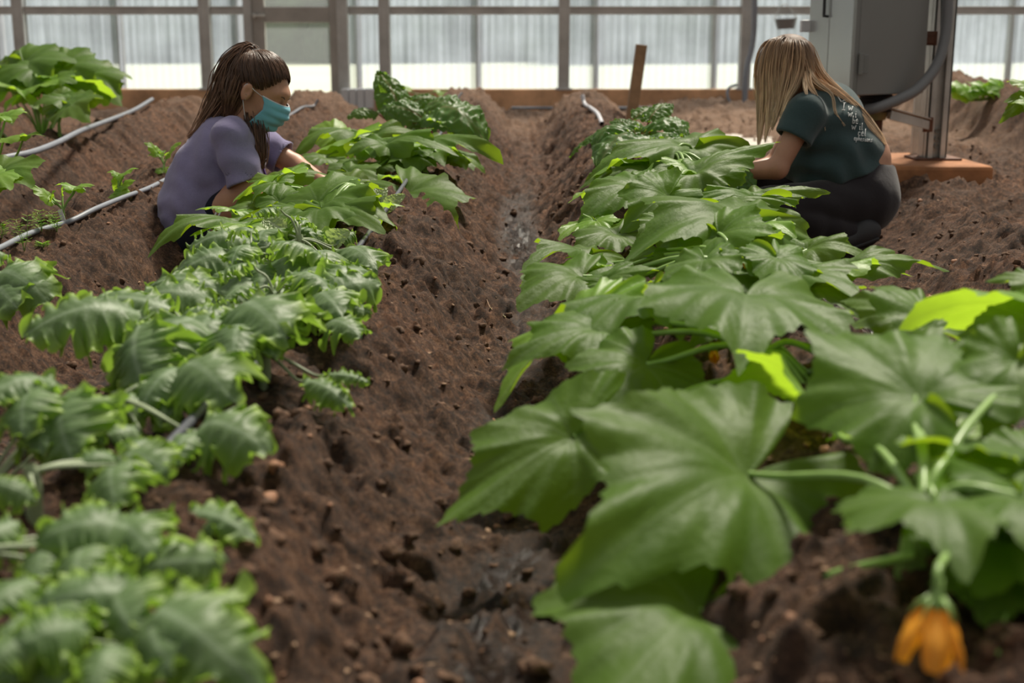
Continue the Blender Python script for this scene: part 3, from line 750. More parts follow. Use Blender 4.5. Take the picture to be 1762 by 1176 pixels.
lettuce(-.50, 3.50, 'yellowing pale lettuce tucked in front of the ribbed dark squash leaves', [
 (560, 430, 3.48, 602, 398, 3.46, (-.1, -.8, .55), dict(W=.38)), (560, 432, 3.45, 545, 405, 3.45, (.2, -.8, .5), dict(W=.3)),
])
S3 = Plant('squash_plant', crown(-.36, 5.5), 'large squash plant behind the outstretched hands, thick pale stalks showing', 'squash plant', 'squash')
topS = S3.c+Vector((0, -.02, .06)); S3.stem([S3.c, topS], [.022, .015], STK)
S3.photo([
 (700, 326, 4.85, 786, 410, 4.55, (.2, -.75, .62), dict(W=.80, arch=.08, side=.2, frm=topS, bow=.0)),
 (668, 250, 5.3, 600, 262, 5.2, (-.1, -.5, .85), dict(W=.7, arch=.14, frm=topS)),
 (660, 245, 5.35, 780, 262, 5.2, (.1, -.5, .85), dict(W=.55, arch=.12, frm=topS)),
 (730, 240, 5.5, 858, 268, 5.3, (.15, -.45, .88), dict(W=.42, arch=.10, frm=topS)),
 (740, 250, 5.4, 810, 278, 5.3, (.1, .2, .9), dict(W=.5, mat=SQY, frm=topS)),
 (610, 225, 5.7, 505, 272, 5.5, (-.3, -.4, .85), dict(W=.5, arch=.16, frm=topS)),
 (600, 240, 5.6, 520, 300, 5.4, (-.4, .3, .8), dict(W=.6, mat=SQY, frm=topS)),
 (640, 232, 5.7, 720, 226, 5.8, (0, -.5, .85), dict(W=.7, arch=.12, frm=topS)),
 (560, 270, 5.4, 505, 290, 5.3, (-.2, -.5, .8), dict(W=.8, frm=topS)),
 (690, 265, 5.3, 735, 300, 5.2, (.1, -.6, .7), dict(W=.8, frm=topS)),
 (610, 285, 5.2, 560, 310, 5.1, (-.2, -.6, .7), dict(W=1, frm=topS)),
 (600, 295, 5.1, 650, 318, 5.0, (0, -.5, .85), dict(W=1, frm=topS)),
 (620, 255, 5.35, 640, 272, 5.3, (0, .4, .9), dict(W=1, mat=SQY, frm=topS)),
 (680, 305, 5.1, 714, 318, 5.0, (.2, .1, .9), dict(W=.8, mat=SQY, frm=topS)),
 (575, 232, 5.75, 540, 215, 5.9, (-.1, -.5, .8), dict(W=.8, mat=SQY, frm=topS)),
], res=.6)
S3.fill(8, .22, .14, -.02, .08, az=(-3.1, .6), frm=topS, res=.6)
chard(-.42, 6.9, 'chard standing tall with one upright leaf and red midrib in front of the wall', [
 (692, 196, 6.6, 652, 124, 6.85, (.35, -.9, .1), dict(W=.26, crinkle=.05, arch=.08)),
 (670, 165, 6.7, 652, 140, 6.7, (.3, -.9, .2), dict(W=.3)),
 (730, 205, 6.5, 650, 190, 6.6, (-.2, -.6, .8), dict(arch=.2, W=.34)),
 (740, 200, 6.5, 838, 250, 6.2, (.2, -.7, .7), dict(arch=.28, W=.34)),
 (730, 190, 6.7, 800, 200, 6.5, (.1, -.7, .7), dict(arch=.25, W=.40)),
 (745, 215, 6.4, 795, 245, 6.2, (.2, .5, .8), dict(arch=.2, W=.4, mat=SQY)),
 (700, 185, 6.8, 758, 172, 6.9, (0, -.6, .8), dict(arch=.2, W=.3)),
 (650, 195, 6.7, 598, 205, 6.6, (-.2, -.6, .8), dict(arch=.2, W=.34)),
], 7)

# ------------------------------------------------ kale row, far to near
def kale(x, y, label, specs, fill=5, size=.16, dz=.06, rad=.07):
    p = Plant('kale_plant', crown(x, y), label, 'kale plant', 'kale')
    p.stem([p.c-Vector((0, 0, .04)), p.c+Vector((.004, 0, dz*.5)), p.c+Vector((0, 0, dz))], [.012, .009], KSTK)
    top = p.c+Vector((0, 0, dz*.8)); p.photo(specs, frm=top, bow=.01)
    if fill: p.fill(fill, rad, size, dz+.0, dz+.07, frm=top, W=.4)
    return p
kale(-.55, 3.35, 'curly kale at the far end of the kale row, below the ribbed squash leaves', [
 (560, 440, 3.3, 545, 470, 3.1, (0, -.6, .8), {}), (590, 430, 3.35, 650, 465, 3.2, (.2, -.6, .8), dict(W=.42)),
 (520, 425, 3.4, 470, 420, 3.4, (-.1, -.6, .8), {}), (480, 430, 3.3, 420, 425, 3.3, (-.2, -.5, .8), dict(W=.45)),
 (500, 400, 3.55, 530, 430, 3.4, (0, -.7, .7), {}), (580, 420, 3.45, 610, 400, 3.5, (.1, -.6, .8), {}),
 (540, 400, 3.55, 520, 420, 3.4, (0, -.7, .7), {}), (470, 400, 3.5, 440, 440, 3.3, (-.2, -.6, .7), {}),
], 3, .09)
kale(-.60, 2.98, 'bushy frilled kale spreading wide to the left, in sharp focus mid row', [
 (430, 452, 3.05, 300, 478, 2.95, (-.15, -.65, .75), dict(W=.44, arch=.25)),
 (440, 420, 3.15, 320, 435, 3.1, (-.1, -.55, .8), dict(W=.38, arch=.25)),
 (450, 480, 2.95, 380, 540, 2.75, (-.1, -.7, .6), dict(W=.45)), (470, 470, 2.95, 440, 520, 2.8, (0, -.7, .6), dict(W=.5)),
 (510, 470, 2.95, 560, 500, 2.8, (.1, -.7, .6), dict(W=.5)), (470, 450, 3.05, 520, 440, 3.0, (.1, -.7, .7), {}),
 (490, 450, 3.05, 500, 490, 2.85, (0, -.8, .5), dict(W=.55)), (420, 470, 3.0, 350, 500, 2.9, (-.1, -.7, .7), dict(W=.5)),
 (400, 430, 3.1, 360, 460, 3.0, (-.1, -.7, .7), dict(W=.5)),
], 5, .11)
kale(-.50, 2.72, 'kale with yellow-edged frills reaching right across the bank', [
 (530, 520, 2.68, 655, 488, 2.75, (.1, -.7, .7), dict(W=.40, arch=.18)), (540, 500, 2.75, 640, 470, 2.9, (.1, -.6, .8), dict(W=.3)),
 (520, 520, 2.65, 480, 560, 2.5, (-.1, -.7, .6), dict(W=.45)), (540, 530, 2.6, 642, 540, 2.6, (.1, -.7, .7), dict(W=.26)),
 (545, 510, 2.65, 590, 545, 2.5, (.1, -.7, .6), dict(W=.4)), (500, 500, 2.75, 450, 520, 2.7, (-.1, -.7, .7), dict(W=.5)),
 (495, 520, 2.65, 430, 560, 2.55, (-.1, -.7, .7), dict(W=.4)), (520, 500, 2.75, 560, 478, 2.8, (0, -.7, .7), dict(W=.5)),
 (562, 558, 2.5, 622, 582, 2.42, (.1, -.6, .8), dict(W=.40, arch=.2)),
], 7, .11)
kale(-.72, 2.62, 'kale with broad domed leaves leaning over the left furrow', [
 (370, 520, 2.62, 216, 540, 2.62, (-.1, -.6, .8), dict(W=.34, arch=.28)), (380, 500, 2.7, 250, 500, 2.75, (-.1, -.5, .8), dict(W=.3, arch=.2)),
 (390, 530, 2.55, 330, 570, 2.45, (-.1, -.7, .6), dict(W=.5)), (380, 540, 2.5, 300, 555, 2.5, (-.1, -.6, .7), dict(W=.4)),
], 4, .11)
kale(-.44, 2.24, 'kale with bare grey stems rooted at the hose, two leaves lying out on the bank', [
 (415, 530, 2.35, 492, 580, 2.15, (.1, -.7, .6), dict(W=.42)), (345, 550, 2.3, 240, 640, 2.1, (-.1, -.75, .6), dict(W=.50, arch=.16)),
 (250, 545, 2.3, 40, 580, 2.2, (-.05, -.6, .8), dict(W=.34, arch=.22)), (240, 560, 2.2, 260, 690, 2.05, (-.2, -.85, .3), dict(W=.40)),
 (300, 535, 2.45, 130, 530, 2.5, (0, -.4, .9), dict(W=.28, arch=.14)), (420, 560, 2.25, 400, 620, 2.1, (0, -.7, .6), dict(W=.45)),
 (560, 645, 2.2, 636, 658, 2.18, (.1, -.5, .85), dict(W=.2, arch=.1)), (522, 655, 2.15, 606, 704, 2.09, (.1, -.6, .8), dict(W=.25)),
 (440, 560, 2.3, 470, 610, 2.15, (.1, -.7, .6), dict(W=.45)), (380, 545, 2.35, 330, 600, 2.2, (0, -.7, .6), dict(W=.5)),
], 0, .1, dz=.04)
kale(-.60, 1.92, 'kale whose drooping jagged leaf hangs over the hose in the foreground', [
 (316, 632, 2.0, 402, 690, 1.88, (.1, -.7, .7), dict(W=.50, arch=.22)), (318, 634, 2.0, 240, 710, 1.9, (-.2, -.75, .6), dict(W=.42, arch=.2)),
 (260, 700, 1.92, 165, 705, 1.9, (-.1, -.6, .8), dict(W=.45, arch=.2)), (240, 740, 1.85, 170, 760, 1.8, (-.1, -.7, .7), dict(W=.5)),
 (340, 740, 1.8, 466, 780, 1.72, (.1, -.65, .75), dict(W=.42, arch=.25)), (330, 745, 1.78, 300, 800, 1.7, (-.1, -.8, .5), dict(W=.45)),
 (280, 720, 1.9, 300, 660, 2.0, (0, -.6, .8), dict(W=.4)),
], 0, dz=.05)
kale(-.78, 1.78, 'dark frilled kale at the left edge with yellow-green drooping fringes', [
 (100, 660, 1.85, -30, 690, 1.75, (-.1, -.6, .8), dict(W=.42, arch=.18)), (110, 680, 1.8, 130, 800, 1.68, (-.1, -.9, .3), dict(W=.45)),
 (60, 670, 1.8, 40, 750, 1.7, (-.1, -.85, .4), dict(W=.5)), (100, 700, 1.8, 70, 780, 1.7, (-.1, -.85, .4), dict(W=.5)),
 (150, 690, 1.85, 170, 760, 1.75, (.1, -.85, .4), dict(W=.4)),
], 0, .12)
kale(-.62, 1.60, 'small kale in front of the hose, one thin leaf stretched to the right', [
 (210, 790, 1.68, 290, 810, 1.6, (.1, -.7, .7), dict(W=.42)), (200, 790, 1.68, 130, 800, 1.65, (-.1, -.7, .7), dict(W=.5, arch=.2)),
 (200, 800, 1.62, 200, 870, 1.52, (0, -.9, .4), dict(W=.45)), (318, 888, 1.58, 437, 926, 1.5, (.05, -.5, .85), dict(W=.24, frm=G(200, 890))),
 (220, 780, 1.7, 260, 760, 1.75, (0, -.7, .7), dict(W=.5)), (60, 860, 1.55, -20, 830, 1.55, (-.1, -.6, .8), dict(W=.4)),
], 0, dz=.05)
kale(-.62, 1.40, 'blurred kale with an arched leaf mass across the lower left', [
 (250, 925, 1.46, 60, 930, 1.40, (-.05, -.6, .8), dict(W=.42, arch=.26)), (200, 905, 1.5, 270, 960, 1.4, (.1, -.7, .7), dict(W=.4, arch=.2)),
 (200, 990, 1.42, 392, 965, 1.38, (.1, -.65, .75), dict(W=.30, arch=.10)), (150, 940, 1.4, 130, 1010, 1.32, (0, -.9, .4), dict(W=.5)),
 (30, 900, 1.45, -60, 950, 1.4, (-.1, -.7, .7), dict(W=.5)), (90, 940, 1.42, 60, 1000, 1.35, (0, -.9, .4), dict(W=.5)),
], 0, dz=.04)
kale(-.52, 1.24, 'nearest kale at the bottom left, its pale midribs strongly blurred', [
 (260, 1060, 1.27, 450, 1190, 1.16, (.15, -.72, .7), dict(W=.36, arch=.30)), (250, 1020, 1.3, 40, 1060, 1.26, (-.1, -.65, .75), dict(W=.36, arch=.20)), (150, 1080, 1.2, 10, 1120, 1.15, (-.1, -.75, .6), dict(W=.42, arch=.2)), (200, 1110, 1.17, 160, 1190, 1.1, (0, -.85, .5), dict(W=.45)), (60, 1090, 1.18, -20, 1150, 1.13, (-.1, -.8, .6), dict(W=.45)),
 (200, 1010, 1.32, 240, 1100, 1.22, (0, -.85, .45), dict(W=.42)), (120, 1020, 1.3, 90, 1120, 1.2, (-.1, -.85, .4), dict(W=.45)),
 (60, 1000, 1.32, -30, 1060, 1.25, (-.1, -.7, .7), dict(W=.45)), (40, 1060, 1.25, 20, 1170, 1.15, (-.1, -.8, .5), dict(W=.45)),
 (260, 1070, 1.24, 300, 1160, 1.15, (0, -.85, .5), dict(W=.4)), (70, 1130, 1.2, 110, 1190, 1.15, (0, -.7, .7), dict(W=.4)),
], 0, dz=.04)

# ------------------------------------------------ second bed from the left of the centre: seedlings and kale at the edge
kale(-1.22, 2.85, 'lone kale lying low at the left edge beside the dark furrow', [
 (-5, 478, 2.85, 86, 522, 2.75, (.15, -.7, .7), dict(W=.50, arch=.28)), (-10, 490, 2.85, 30, 530, 2.7, (0, -.8, .6), dict(W=.5)),
], 3, .1)
def seedling(px, py, label, leaves, name='squash_seedling', tube_=False):
    g = G(px, py); p = Plant(name, g, label, 'seedling', 'squash', 'squash seedlings beside the long hose' if False else None)
    h = .03; top = g+Vector((0, 0, h)); p.stem([g-Vector((0, 0, .02)), top], [.005, .004], STK)
    for (jx, jy, tx, ty, dj, N) in leaves:
        p.leaf(P(jx, jy, g.y+dj), P(tx, ty, g.y+dj-.01), N, SQY, frm=top, sr=(.0035, .0022), res=.5, bow=0, W=.75, lobe=.6)
    return p
s_ = seedling(110, 378, 'young squash seedling with a flat wide leaf above a white tag', [
 (130, 322, 162, 321, 0, (0, -.2, .95)), (128, 322, 96, 318, 0, (0, -.2, .95)), (83, 338, 48, 322, .02, (0, -.3, .9)), (88, 338, 96, 328, 0, (0, -.6, .7)), (106, 330, 110, 320, .02, (0, -.6, .7))])
mb = MB(); a = P(103, 366, s_.c.y-.005); b = P(113, 388, s_.c.y-.015); box(mb, (a+b)/2, (.014, .002, abs(a.z-b.z)*1.0+.02), Matrix.Rotation(-.25, 4, 'Y'))
tag(mb.build('plant_tag', WHITEP, bevel=.0005), 'small white plant tag stuck in the soil beneath the flat-leaved seedling', 'plant tag')
seedling(205, 338, 'young squash seedling between the flat-leaved one and the purple shirt', [
 (213, 298, 238, 291, 0, (0, -.3, .9)), (203, 300, 184, 296, .02, (0, -.4, .9)), (210, 320, 234, 312, -.01, (0, -.5, .8)), (203, 318, 195, 298, .02, (.3, -.6, .7)), (207, 330, 226, 334, -.03, (0, -.6, .7)), (203, 336, 184, 342, -.03, (0, -.5, .8))])
seedling(283, 296, 'young squash seedling touching the back of the purple shirt', [
 (268, 258, 248, 246, 0, (0, -.5, .8)), (272, 264, 254, 268, 0, (0, -.5, .8)), (278, 264, 286, 260, .02, (0, -.5, .8)), (292, 260, 312, 246, .02, (0, -.4, .9)), (280, 292, 262, 298, -.02, (0, -.5, .8))])
# feathery weeds by the hose
def weed(px, py, h, label):
    g = G(px, py); e = empty('weed_seedling', g, label, 'weed', 'feathery weeds beside the long hose'); mb = MB(); mb2 = MB()
    for k in range(3):
        a = random.uniform(-.5, .5); b = random.uniform(-.3, .3); top = g+Vector((a*h*.5, b*h*.5, h*random.uniform(.7, 1)))
        tube(mb, [g, (g+top)/2+Vector((.004, 0, 0)), top], [.0011, .0006], 6, 5)
        for q in np.linspace(.3, 1, 6):
            c = g.lerp(top, q)
            for s in (-1, 1):
                an = random.uniform(-.6, .6); L = .016*random.uniform(.7, 1.2); d = Vector((math.cos(an)*s, math.sin(an), random.uniform(.1, .5)))*L
                n = Vector((0, 0, 1)).cross(d).normalized()*L*.3
                for t0 in (.4, 1.0):
                    c2 = c+d*t0; dd = d*.35; V = np.array([c2-dd, c2-dd*.2+n, c2+dd, c2-dd*.2-n]); V[1, 2] += .001; mb2.add(V, np.array([[0, 1, 2, 3]]))
    mb.build('stem', STK, e, origin=g, smooth=True); o = mb2.build('leaves', SQY, e, origin=g); o['kind'] = 'stuff'
for i, (px, py, h, l) in enumerate([(42, 434, .10, 'tall feathery weed standing just below the bend of the long hose'), (72, 404, .07, 'small feathery weed in front of the hose, right of the tall one'), (98, 402, .07, 'feathery weed at the hose below the plant tag'), (3, 412, .05, 'tiny feathery weed at the left edge of the picture'), (72, 430, .02, 'tiny sprout flat on the soil under the hose')]): weed(px, py, h, l)
# far left bed plants in the sun
L1p = Plant('squash_plant', crown(-3.1, 8.7), 'bushy squash plant shining in the sun at the upper left, its leaves against the wall', 'squash plant', 'squash')
topS = L1p.c+Vector((0, 0, .12)); L1p.stem([L1p.c, topS], [.025, .016], STK)
L1p.photo([(r[0], r[1], r[2]+1.5, r[3], r[4], r[5]+1.5)+tuple(r[6:]) for r in [
 (60, 115, 7.0, -10, 150, 6.8, (-.1, -.7, .7), dict(frm=topS)), (40, 105, 7.1, 90, 160, 6.8, (.1, -.8, .6), dict(frm=topS)),
 (110, 110, 7.1, 160, 165, 6.9, (.1, -.75, .6), dict(frm=topS)), (150, 125, 7.2, 205, 178, 7.0, (.3, -.7, .6), dict(frm=topS)),
 (125, 100, 7.3, 160, 118, 7.2, (.1, -.8, .6), dict(frm=topS)), (80, 98, 7.3, 10, 105, 7.3, (0, -.6, .8), dict(frm=topS)),
 (170, 130, 7.2, 208, 172, 7.1, (.5, -.5, .7), dict(frm=topS)), (90, 135, 6.9, 100, 170, 6.7, (0, -.8, .5), dict(frm=topS)),
 (60, 130, 7.0, 40, 165, 6.8, (0, .5, .8), dict(frm=topS, mat=SQY)), (100, 140, 7.0, 130, 170, 6.8, (.1, .5, .8), dict(frm=topS, mat=SQY)),
 (150, 150, 7.0, 200, 165, 6.9, (.2, .6, .7), dict(frm=topS, mat=SQY)), (20, 130, 7.0, 0, 175, 6.8, (0, .5, .8), dict(frm=topS, mat=SQY)),
 (20, 150, 6.8, 60, 185, 6.6, (0, .5, .8), dict(frm=topS, mat=SQY)), (30, 100, 7.2, 70, 92, 7.3, (0, -.6, .8), dict(frm=topS)),
 (60, 150, 6.8, 10, 190, 6.6, (0, .4, .8), dict(frm=topS, mat=SQY)),
]], res=.6, side=.35)
L1p.fill(8, .25, .2, -.1, .12, frm=topS, res=.6)
L2p = Plant('squash_plant', G(103, 236), 'slender squash plant on the far left bed just above the upper hose', 'squash plant', 'squash')
topS = L2p.c+Vector((0, 0, .07)); L2p.stem([L2p.c, topS], [.012, .009], STK)
dY = L2p.c.y-5.7
L2p.photo([(r[0], r[1], r[2]+dY, r[3], r[4], r[5]+dY)+tuple(r[6:]) for r in [
 (112, 170, 5.8, 60, 180, 5.7, (-.1, -.5, .85), dict(frm=topS)), (112, 172, 5.8, 165, 182, 5.7, (.1, -.5, .85), dict(frm=topS)),
 (120, 180, 5.7, 150, 208, 5.5, (.2, -.9, .4), dict(frm=topS)), (105, 166, 5.9, 90, 158, 6.0, (0, -.7, .7), dict(frm=topS)), (118, 168, 5.9, 140, 165, 6.0, (0, -.7, .7), dict(frm=topS)),
]], res=.6)
L3p = Plant('squash_plant', crown(-2.1, 5.0), 'low squash plant cut off by the left edge, below the sunlit bushy one', 'squash plant', 'squash')
topS = L3p.c+Vector((0, 0, .06)); L3p.stem([L3p.c, topS], [.012, .009], STK)
L3p.photo([(10, 200, 5.2, 40, 190, 5.3, (0, .2, .9), dict(frm=topS, mat=SQY)), (5, 240, 5.0, 32, 245, 4.9, (0, -.3, .9), dict(frm=topS, mat=SQY)), (0, 200, 5.2, -20, 215, 5.1, (0, -.3, .9), dict(frm=topS, mat=SQY)),
 (40, 236, 5.0, 75, 232, 5.0, (0, -.2, .9), dict(frm=topS, W=.6))], res=.6)
L4p = Plant('squash_plant', crown(-1.7, 3.9), 'dark squash leaf clump at the left edge above the seedlings', 'squash plant', 'squash')
topS = L4p.c+Vector((0, 0, .06)); L4p.stem([L4p.c, topS], [.012, .009], STK)
L4p.photo([(0, 292, 4.0, 58, 325, 3.9, (.2, -.7, .7), dict(frm=topS)), (-10, 300, 3.95, 20, 330, 3.85, (0, -.3, .9), dict(frm=topS, mat=SQY))], res=.6)
# far ones
F1 = Plant('squash_plant', crown(3.75, 9.3), 'bright sunlit leafy plant on the mound behind the steel post', 'leafy plant', 'squash')
topS = F1.c+Vector((0, 0, .02)); F1.stem([F1.c, topS], [.012, .009], STK)
for i in range(20):
    x = 1638+i*7; F1.leaf(P(x, 157+random.uniform(-4, 4), 9.3), P(x+random.uniform(-42, 42), 150+random.uniform(-9, 9), 9.3+random.uniform(-.05, .05)), (random.uniform(-.3, .3), random.uniform(-.7, -.2), .8), SQY, frm=topS, res=.5, bow=0)
F2 = Plant('squash_plant', crown(2.35, 5.5), 'dark pointed leaves poking in at the right edge above the mound', 'leafy plant', 'squash')
topS = F2.c+Vector((.1, 0, .25)); F2.stem([F2.c, topS], [.012, .009], STK)
F2.photo([(1775, 165, 5.6, 1722, 210, 5.5, (-.3, -.8, .5), dict(frm=topS, W=.5)), (1775, 150, 5.6, 1735, 140, 5.7, (-.1, .3, .9), dict(frm=topS, mat=SQY)), (1780, 180, 5.5, 1740, 178, 5.5, (0, -.5, .8), dict(frm=topS, mat=SQY))], res=.6)
F3 = Plant('leafy_weed', crown(-.35, 11.6), 'small bright sprig right behind the upright chard leaf, near the wall', 'weed', 'squash')
topS = F3.c; 
F3.photo([(765, 163, 11.4, 790, 158, 11.4, (0, -.3, .9), dict(mat=SQY)), (763, 163, 11.4, 745, 155, 11.4, (0, -.3, .9), dict(mat=SQY)), (700, 152, 11.5, 680, 150, 11.5, (0, -.3, .9), dict(mat=SQY))], res=.5)
# small seedling bottom right
g = G(1720, 1120); W1 = Plant('leafy_weed', g, 'small pale weed in the bottom right corner under the squash', 'weed', 'squash')
W1.photo([(1712, 1120, 1.28, 1690, 1130, 1.25, (0, -.6, .8), dict(lobe=.3)), (1715, 1112, 1.3, 1722, 1085, 1.34, (0, -.6, .8), dict(lobe=.3)), (1720, 1120, 1.28, 1750, 1120, 1.27, (0, -.6, .8), dict(lobe=.3)), (1710, 1140, 1.25, 1680, 1160, 1.22, (0, -.6, .8), dict(lobe=.3)), (1725, 1140, 1.24, 1760, 1160, 1.22, (0, -.6, .8), dict(lobe=.3)), (1745, 1060, 1.3, 1762, 1020, 1.3, (-.2, -.8, .5), dict(lobe=.3))], res=.5, mat=SQ, sr=(.002, .0015))
# fallen leaf in the furrow
a = G(843, 534); b = G(870, 552); 
V, Fq, at = strip_blade(a+Vector((0, 0, .008)), b+Vector((0, 0, .010)), (0, 0, 1), W=.15, arch=.05, side=.1, frill=.03, seed=3, n=40, mm=14)
fl = empty('fallen_leaf', a, 'dried pale yellow leaf lying on the furrow floor', 'leaf'); mesh_np('blade', V, Fq, leafmat('dry_leaf', (.62, .52, .28), (.72, .62, .36), (.7, .62, .4), (.6, .5, .2), .2), fl, origin=a, attrs=at)
V, Fq = tube_vf(smooth_path([a+Vector((0, 0, .008)), G(838, 528)+Vector((0, 0, .02)), G(838, 520)+Vector((0, 0, .012))], 8), [.0015, .001], 6); mesh_np('leaf_stalk', V, Fq, CHIP, fl, origin=a)

# ---------------------------------------------------------------- hoses
def hose(pts, r, mat, label, dz=.006, name='drip_hose', n=60):
    q = []
    pts = [Vector(p) for p in pts]
    sm = smooth_path(pts, n)
    V, Fq = tube_vf(sm, [r, r], 10); o = mesh_np(name, V, Fq, mat, None, origin=sm[0]); return tag(o, label, 'hose')
def onground(pp, dz): return [G(x, y)+Vector((0, 0, dz)) for x, y in pp]
hose(onground([(-60, 462), (0, 435), (55, 408), (120, 388), (165, 366), (215, 345), (255, 330), (290, 312), (345, 285)], .012)+[G(x, y)+Vector((0, 0, .015)) for x, y in ((440, 240), (480, 214), (505, 198), (522, 188), (540, 186))]+[G(540, 186)+Vector((.03, .02, .06))], .0085, HOSE, 'long grey hose on the left bed, passing behind the person in purple', n=90)
hose([P(x, y, Y) for x, y, Y in ((-60, 292, 5.1), (0, 274, 5.35), (55, 262, 5.6), (100, 245, 6.1), (140, 225, 6.9), (185, 208, 7.9), (230, 190, 8.9), (262, 171, 9.8))], .014, HOSE, 'pale hose rising along the farthest left bed towards the wall', n=60)
hose(onground([(180, 900), (270, 800), (350, 716), (430, 645), (505, 582), (560, 510), (640, 400), (690, 330), (715, 290), (760, 230)], .010)+[G(774, 192)+Vector((0, 0, .015)), G(782, 183)+Vector((0, 0, .03)), G(782, 183)+Vector((.05, .1, .09))], 0.0075, simple('dark_drip_hose', (.085, .09, .11), .35), 'grey hose running under the kale and squash of the bed left of the central furrow', n=110)
hose([P(1002, 164, G(1006, 182).y+.05), G(1006, 182)+Vector((0, 0, .012)), G(1016, 189)+Vector((0, 0, .012)), G(1028, 199)+Vector((0, 0, .012)), G(1036, 216)+Vector((0, 0, .012))], .014, WHOSE, 'short white hose end draped over the mound right of the furrow', n=30, name='white_hose')
hose([P(x, 186, 12.85) for x in (880, 1000, 1100, 1200, 1250, 1300)], .014, HOSE, 'thin grey hose lying along the ground at the foot of the wall', n=50)
hose([P(1000, 187, 12.9)+Vector((0, 0, 0)), P(1600, 187, 12.9), P(1680, 165, 12.4), P(1740, 167, 12.0), P(1800, 170, 11.8)], .014, HOSE, 'grey hose crossing the far mound at the right behind the steel post', n=50)

# ---------------------------------------------------------------- stake
mb = MB(); a = G(1085, 207); a = P(1085, 212, 9.2); b = P(1104, 77, 9.2)
R = (b-a).to_track_quat('Z', 'Y').to_matrix().to_4x4(); L = (b-a).length
box(mb, (a+b)/2-(b-a)*.12, (.075, .075, L*1.24), R); tag(mb.build('wooden_stake', WOOD, bevel=.004), 'rough brown wooden stake leaning upright out of the soil before the wall', 'stake')

# ---------------------------------------------------------------- steel post, footing, electrical cabinet
YP = 6.9
mb = MB(); a = P(1500, 286, 6.55); b = P(1712, 286, 6.55)
box2(mb, (a.x, 6.55, -.3), (b.x, 7.35, a.z)); 
tag(mb.build('trim_50', CONCO, bevel=.02), kind='structure')
zf = a.z
post = empty('steel_post', P(1612, 272, YP), 'galvanized steel post bolted to the orange stained footing', 'post')
x0 = P(1592, 250, YP).x; x1 = P(1628, 250, YP).x; w_ = x1-x0
mb = MB(); box2(mb, (x0, YP-.02, zf), (x0+.012, YP+.12, 3.2)); box2(mb, (x1-.012, YP-.02, zf), (x1, YP+.12, 3.2)); box2(mb, (x0, YP+.02, zf), (x1, YP+.035, 3.2))
box2(mb, (x0, YP-.02, zf), (x0+.035, YP-.008, 3.2)); box2(mb, (x1-.035, YP-.02, zf), (x1, YP-.008, 3.2)); mb.build('channel', GALV, post, bevel=.003)
mb = MB(); box2(mb, (x0-.06, YP-.06, zf), (x1+.07, YP+.16, zf+.012)); mb.build('base_plate', RUST, post, bevel=.003)
for i in range(3):
    V, Fq = tube_vf([((x0+x1)/2+.005, YP+.022, zf+.07+i*.04), ((x0+x1)/2+.005, YP-.002, zf+.07+i*.04)], [.013, .012], 6); mesh_np('bolt', V, Fq, GALV, post, smooth=False)
# second leg behind
mb = MB(); xx = P(1585, 100, YP+.35).x; box2(mb, (xx-.02, YP+.33, zf-.1), (xx+.03, YP+.37, 3.2)); mb.build('rear_leg', GALV, post, bevel=.003)
# cabinet: rotated box; near edge at px 1475
c0 = P(1473, 165, 6.4); c1 = P(1589, 160, 6.72); cl = P(1391, 165, 6.98)
zt = 2.1; zb = c0.z
def wallbox(mb, p, q, th, z0, z1, off=0.0):
    """slab on the line p-q, z0..z1, thickness th inward"""
    p = Vector((p.x, p.y, 0)); q = Vector((q.x, q.y, 0)); d = (q-p).normalized(); n = Vector((-d.y, d.x, 0))
    V = [];
    for z in (z0, z1):
        for s in (p, q):
            for o in (off, off+th): V.append(s+n*o+Vector((0, 0, z)))
    V = np.array([tuple(v) for v in V]); mb.add(V, np.array([[0,1,3,2],[4,6,7,5],[0,4,5,1],[2,3,7,6],[0,2,6,4],[1,5,7,3]]))
    return n
cab = empty('electrical_cabinet', c0, 'grey metal electrical cabinet hanging beside the steel post, two doors on its left face', 'electrical cabinet')
fr = c1+cl-c0   # fourth corner
mb = MB(); V = np.array([(c0.x, c0.y), (c1.x, c1.y), (fr.x, fr.y), (cl.x, cl.y)])
V3 = np.array([(x, y, z) for z in (zb, zt) for x, y in V]); mb.add(V3, np.array([[3,2,1,0],[4,5,6,7],[0,1,5,4],[1,2,6,5],[2,3,7,6],[3,0,4,7]])); mb.build('body', CAB, cab, bevel=.006)
dl = (c0-cl); dl.z = 0; mid = cl+dl*.46
for (p, q) in ((cl+dl*.01, cl+dl*.445), (cl+dl*.455, cl+dl*.93)):
    mb = MB(); wallbox(mb, p, q, -.018, zb+.02, zt-.02); dd = mb.build('cabinet_door', CABF, cab, bevel=.004)
mb = MB(); wallbox(mb, cl+dl*.935, cl+dl*1.0, -.02, zb, zt); mb.build('edge_strip', CAB, cab, bevel=.003)
nrm = Vector((-dl.y, dl.x, 0)).normalized()
for px, py in ((1418, 22), (1438, 22)):
    pt = P(px, py, 6.75); s = (pt-cl).dot(dl.normalized()); q = cl+dl.normalized()*s; q.z = pt.z
    mb = MB(); q2 = q-nrm*.035
    tube(mb, [q2+Vector((0, 0, .2)), q2, q2+dl.normalized()*.01+Vector((0, 0, -.015)), q+dl.normalized()*.012+Vector((0, 0, -.02))], [.006, .006], 10, 6); mb.build('handle', DARK, cab, smooth=True)
for z in (zb+.10, zb+1.0):
    mb = MB(); V, Fq = tube_vf([(c0.x+.012, c0.y-.012, z), (c0.x+.012, c0.y-.012, z+.10)], [.011, .011], 10); mb.add(V, Fq); box(mb, (c0.x+.03, c0.y-.004, z+.05), (.04, .008, .09)); mb.build('hinge', CAB, cab, bevel=.002)
